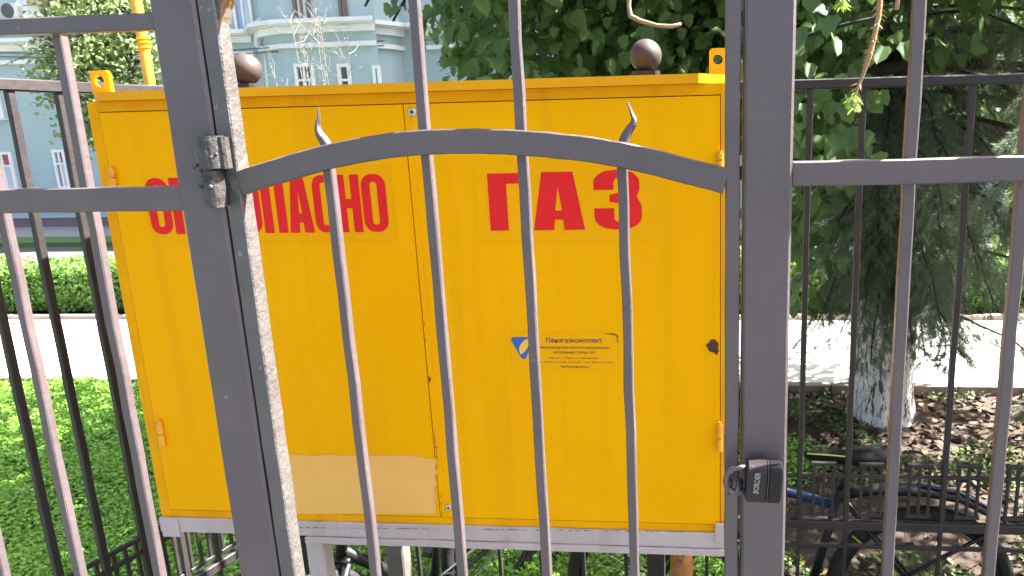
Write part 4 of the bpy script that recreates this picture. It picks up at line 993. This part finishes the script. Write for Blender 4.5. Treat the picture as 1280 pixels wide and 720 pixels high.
for i in range(56):
    z0 = .95+4.6*(i/56)+random.uniform(-.1, .1); az = i*2.399+random.uniform(-.3, .3)
    L_ = random.uniform(.8, 1.5)*(1.0 if z0 < 3 else 1.05-.08*(z0-3))
    if math.cos(az) < -.2: L_ *= .62
    if z0 < 1.5 and math.sin(az) > -.2: L_ *= .5
    spruce_branch(S1, TS, z0, az, L_, random.uniform(.05, .30), random.uniform(.35, .75), .8 if z0 > 3.2 else 1)
for az, z0, L_, sag in ((-1.9, 1.35, .95, .75), (-2.5, 1.25, .75, .62), (-1.2, 1.3, .6, .75), (-.6, 1.55, .8, .8), (-1.6, 1.75, 1.2, .8), (-2.2, 1.9, .9, .6), (3.0, 1.35, .65, .5), (-.3, 2.2, 1.5, .7), (-.5, 2.5, 1.7, .6), (-.9, 2.7, 1.6, .5), (-.1, 2.9, 1.8, .6), (-.7, 3.1, 1.9, .6), (-.35, 2.0, 1.2, .7), (-1.5, 1.5, .7, .9), (-1.75, 1.6, .6, .95), (-2.0, 1.7, .75, .9), (-1.1, 1.8, .9, .85), (-1.35, 2.1, 1.0, .9), (-1.9, 2.3, 1.0, .8), (-.8, 1.9, 1.0, .9), (-2.4, 1.6, .7, .8), (-1.6, 1.3, .55, .7)):
    spruce_branch(S1, TS, z0, az, L_, .12, sag, 1.3)
for i in range(15):
    spruce_branch(S1, TS, 1.2+1.4*i/15, -1.57+random.uniform(-.9, .9), random.uniform(.45, .85), .1, random.uniform(.45, .7), 1.2)
for az, z0, L_ in ((-.45, 2.35, 1.3), (-.3, 2.1, 1.35), (-.6, 2.2, 1.2)): spruce_branch(S1, TS, z0, az, L_, .1, .5, 1.6, live=False)
spruce_finish(S1, spx, 52)
# younger spruce just outside the frame on the right; its fronds reach into view and shade the cabinet's flank
T2 = V((2.7, 2.78, 0)); sp2 = thing('spruce_tree', 'young spruce whose soft drooping fronds enter at the right edge', 'tree', tuple(T2))
MB().tube([T2+V((0, 0, z_)) for z_ in (-.02, .4, 2, 4.2, 6.0)], [.085, .065, .05, .03, .008], 12).build('trunk', M['bark'], sp2, smooth=True)
S2 = ([], [], MB())
for i in range(66):
    z0 = .9+5.0*(i/66)+random.uniform(-.06, .06); az = i*2.399+random.uniform(-.3, .3); L_ = max(.18, 1.45*(1-(z0-.3)/6.2))*random.uniform(.8, 1.1)
    spruce_branch(S2, T2, z0, az, L_, random.uniform(.05, .2), random.uniform(.25, .5), .8, r0=.010)
for az, z0, L_ in ((3.0, 2.6, 1.45), (2.8, 2.35, 1.5), (3.25, 2.15, 1.35), (2.7, 2.0, 1.4), (2.5, 2.75, 1.5)): spruce_branch(S2, T2, z0, az, L_, .12, .6, 1.1, r0=.010)
for az, z0, L_ in ((2.9, 2.2, 1.35), (2.75, 2.0, 1.3)): spruce_branch(S2, T2, z0, az, L_, .1, .5, 1.3, live=False, r0=.008)
for i in range(9):   # unseen boughs added above the picture to shade the cabinet's flank
    spruce_branch(S2, T2, 3.05+.09*i, math.pi+.42+random.uniform(-.16, .14), random.uniform(1.5, 1.95), .12, random.uniform(.12, .25), 1.0, r0=.011)
spruce_finish(S2, sp2, 42)


# street tree before the building
TT = V((sx(192, 250, 11.0), 11.0, 0))
stt = thing('street_tree', 'light green street tree in front of the mint building', 'tree', tuple(TT))
mb = MB(); mb.tube([TT, TT+V((.02, 0, 1.2)), TT+V((-.05, 0, 2.3)), TT+V((.0, .05, 4.2))], [.10, .085, .07, .03], 10); tips2 = []
for z_, az, L_ in ((1.9, 3.0, 1.2), (2.2, .3, 1.0), (2.4, 2.6, 1.1), (2.7, -1.5, .9), (3.0, 3.4, 1.1), (3.3, .8, 1.0), (3.5, -2.2, .9)):
    limb(mb, TT+V((-.02, 0, z_)), (math.cos(az), math.sin(az), .6), L_, .035, 1, tips2, droop=.0)
mb.build('trunk', M['bark'], stt, smooth=True)
N = 17000; cl = np.array([(rng.normal(0, .55), rng.normal(0, .45), rng.uniform(2.25, 4.6)) for _ in range(70)])
cl[:, 0] -= .22
P_ = cl[rng.integers(0, 70, N)]+rng.normal(0, .17, (N, 3)); P_ += np.array([TT.x, TT.y, 0])
tipv = rng.normal(0, 1, (N, 3)); nv = rng.normal(0, .6, (N, 3)); nv[:, 2] += .7; nv[:, 0] += .3
scatter('crown', LEAFQ, LEAFQF, P_, tipv, nv, rng.uniform(.06, .11, N), M['leaf_lit'], stt)

# pale dry shrub between hedge and building
DS = V((sx(415, 110, 9.8), 9.8, 0))
ds = thing('dry_shrub', 'tall pale leafless shrub standing before the bay of the building', 'shrub', tuple(DS))
mb = MB(); tp_ = []; fl_ = []
for px_, top_ in ((374, 40), (384, 22), (391, 60), (410, 18), (414, 12), (419, 26), (425, 50), (356, 78), (440, 62), (402, 75)):
    x_ = sx(px_, 100, 9.8)+random.uniform(-.04, .04); zt2 = sz(px_, top_, 9.8); zl = random.uniform(-.25, .25)
    base = V((DS.x+(x_-DS.x)*.25, 9.8+zl*.3, 0)); pts = [base, base.lerp(V((x_, 9.8+zl, zt2)), .5)+V((random.gauss(0, .05), 0, 0)), V((x_+random.gauss(0, .03), 9.8+zl, zt2-.35)), V((x_+random.gauss(0, .05), 9.8+zl, zt2))]
    mb.tube(pts, [.010, .008, .005, .002], 5)
    for k in range(12):
        t = random.uniform(.45, 1); i = min(int(t*3), 2); q = pts[i].lerp(pts[i+1], t*3-i); e = q+V((random.gauss(0, .16), random.gauss(0, .12), random.uniform(.05, .28)))
        m_ = q.lerp(e, .5)+V((random.gauss(0, .03), 0, -.02)); mb.tube([q, m_, e], [.0035, .003, .002], 4, cap=False); fl_.append(e); fl_.append(m_)
mb.build('stems', M['dryshrub'], ds)
fl_ = np.array([tuple(p) for p in fl_]*2)+rng.normal(0, .03, (len(fl_)*2, 3)); n = len(fl_)
scatter('dry_leaves', LEAFQ, LEAFQF, fl_, rng.normal(0, 1, (n, 3)), rng.normal(0, 1, (n, 3)), rng.uniform(.010, .022, n), M['dryshrub'], ds)

# ------------------------------------------------------------------ twigs hanging near the viewer
def needle_tuft(name, pts, n, ln, m, parent, spread=.9):
    a = np.array([tuple(p) for p in pts[:-1]]); b = np.array([tuple(p) for p in pts[1:]]); i = rng.integers(0, len(a), n); t = rng.random((n, 1))
    d = nrm(b-a)[i]; p = a[i]+(b-a)[i]*t; s_ = rng.normal(0, 1, (n, 3)); s_ -= (s_*d).sum(-1, keepdims=True)*d
    tv = np.array([(-.05, 0, 0), (.05, 0, 0), (.04, .6, 0), (0, 1, 0), (-.04, .6, 0)]); tf = [(0, 1, 2, 3, 4)]
    return scatter(name, tv, tf, p, d*.6+nrm(s_)*spread, rng.normal(0, 1, (n, 3)), rng.uniform(.7, 1.1, n)*ln, m, parent)
qt = .98
tw = thing('hanging_twig', 'bare brown conifer twig with fresh green tip hanging at upper right', 'twig', tuple(at(1100, -40, qt)), 'twigs hanging near the viewer')
tp2 = [(1108, -90), (1103, -40), (1100, 0), (1098, 22), (1092, 50), (1086, 72), (1078, 95), (1070, 115), (1067, 128)]
P3 = [at(x, y, qt+.004*math.sin(i)) for i, (x, y) in enumerate(tp2)]
MB().tube(P3, [.0042, .004, .0036, .0034, .003, .0034, .0024, .002, .0016], 8).build('stem', M['twig'], tw, smooth=True)
needle_tuft('dry_needles', P3[2:6], 46, .014, M['needle_dry'], tw, .8); needle_tuft('dry_needles', P3[5:8], 16, .014, M['needle_dry'], tw, .7)
needle_tuft('fresh_needles', [at(1071, 112, qt), at(1068, 124, qt), at(1066, 134, qt)], 90, .016, M['needle_new'], tw, .75)
mb = MB(); c_ = at(1066.5, 128, qt-.006); mb.sphere(c_, .0035, 10, 8, (1, 1, 1.3)); mb.build('bud', M['twig'], tw, smooth=True)
P4 = [at(1056, -60, qt), at(1054, -20, qt), at(1052, 6, qt)]
tw2 = thing('hanging_twig', 'fresh green conifer tip poking in at the top edge', 'twig', tuple(P4[0]), 'twigs hanging near the viewer')
MB().tube(P4, .0018, 6).build('stem', M['twig'], tw2); needle_tuft('fresh_needles', [at(1054, -20, qt), P4[-1]], 110, .016, M['needle_new'], tw2, .8)
P5 = [at(788, -80, 1.0), at(787, -30, 1.0), at(786, 8, 1.0), at(788, 20, 1.0), at(800, 26, 1.0), at(822, 32, 1.0), at(840, 33, 1.0), at(852, 30, 1.0)]
tw3 = thing('hanging_twig', 'thin pale crooked twig dangling above the right ball finial', 'twig', tuple(P5[0]), 'twigs hanging near the viewer')
MB().tube(P5, [.003, .003, .0028, .0034, .003, .0026, .0028, .0022], 8).build('stem', M['twig'], tw3, smooth=True)
P6 = [at(1124, -60, qt), at(1123, -10, qt), at(1121, 12, qt)]
tw4 = thing('hanging_twig', 'short brown twig end at the top edge beside a fence bar', 'twig', tuple(P6[0]), 'twigs hanging near the viewer')
MB().tube(P6, [.002, .0022, .003], 8).build('stem', M['twig'], tw4, smooth=True)

# ------------------------------------------------------------------ ground cover
def cover(n, x0, x1, y0, y1, fn, pw=1.0):
    out = []
    while len(out) < n:
        k = 80000; x = rng.uniform(x0, x1, k); u = rng.random(k); y = y0*(y1/y0)**u
        ok = fn(x, y); out += list(np.stack([x[ok], y[ok]], 1))
    return np.array(out[:n])
def lawn_ok(x, y):
    edge = .15+.45*np.sin(y*1.9)+.25*np.sin(y*4.3+1)
    return (x < edge+.1*rng.normal(size=len(x))) & (y < QP0-.1) & (x > -1.35*y-1.2)
N = 250000
xy = cover(N, -8.5, .9, 1.4, QP0-.08, lawn_ok)
hgt = .03+.03*np.sin(xy[:, 0]*5+xy[:, 1]*3)*np.sin(xy[:, 1]*6)+rng.uniform(0, .055, N)
P_ = np.column_stack([xy, np.maximum(hgt, .006)])
tipv = rng.normal(0, 1, (N, 3)); tipv[:, 2] *= .45; nv = rng.normal(0, .5, (N, 3)); nv[:, 2] += 1
scatter('ground_cover', LEAFQ, LEAFQF, P_, tipv, nv, rng.uniform(.012, .027, N)*(.8+.13*xy[:, 1]), M['clover'])
tag(bpy.data.objects['ground_cover'], 'thick green clover carpet over the lawn', 'ground cover')
def soil_ok(x, y):
    k = np.sin(x*3.1+y*2.2)+np.sin(y*5.3-x*1.7)+np.sin(x*7+1)
    return (x > .05) & (k > .55) | ((x > .05) & (y < 3.6) & (k > -.6))
N = 15000
xy = cover(N, 0, 4.6, 1.9, QP0-.1, soil_ok); P_ = np.column_stack([xy, rng.uniform(.006, .05, N)])
tipv = rng.normal(0, 1, (N, 3)); tipv[:, 2] = np.abs(tipv[:, 2])*.5; nv = rng.normal(0, .5, (N, 3)); nv[:, 2] += 1
o = scatter('weed_patches', LEAFQ, LEAFQF, P_, tipv, nv, rng.uniform(.02, .045, N), M['weed']); tag(o, 'patchy weeds on bare soil around the bicycle', 'weeds')
N = 3200
xy = cover(N, -.2, 4.8, 2.0, QP0-.1, lambda x, y: (rng.random(len(x)) < .35+.65*(y > 4.2))); P_ = np.column_stack([xy, rng.uniform(.006, .03, N)])
tipv = rng.normal(0, 1, (N, 3)); tipv[:, 2] *= .3; nv = rng.normal(0, .35, (N, 3)); nv[:, 2] += 1
o = scatter('fallen_leaves', LEAF5, LEAF5F, P_, tipv, nv, rng.uniform(.03, .075, N), M['fallen']); tag(o, 'dry brown fallen leaves under the spruce', 'fallen leaves')
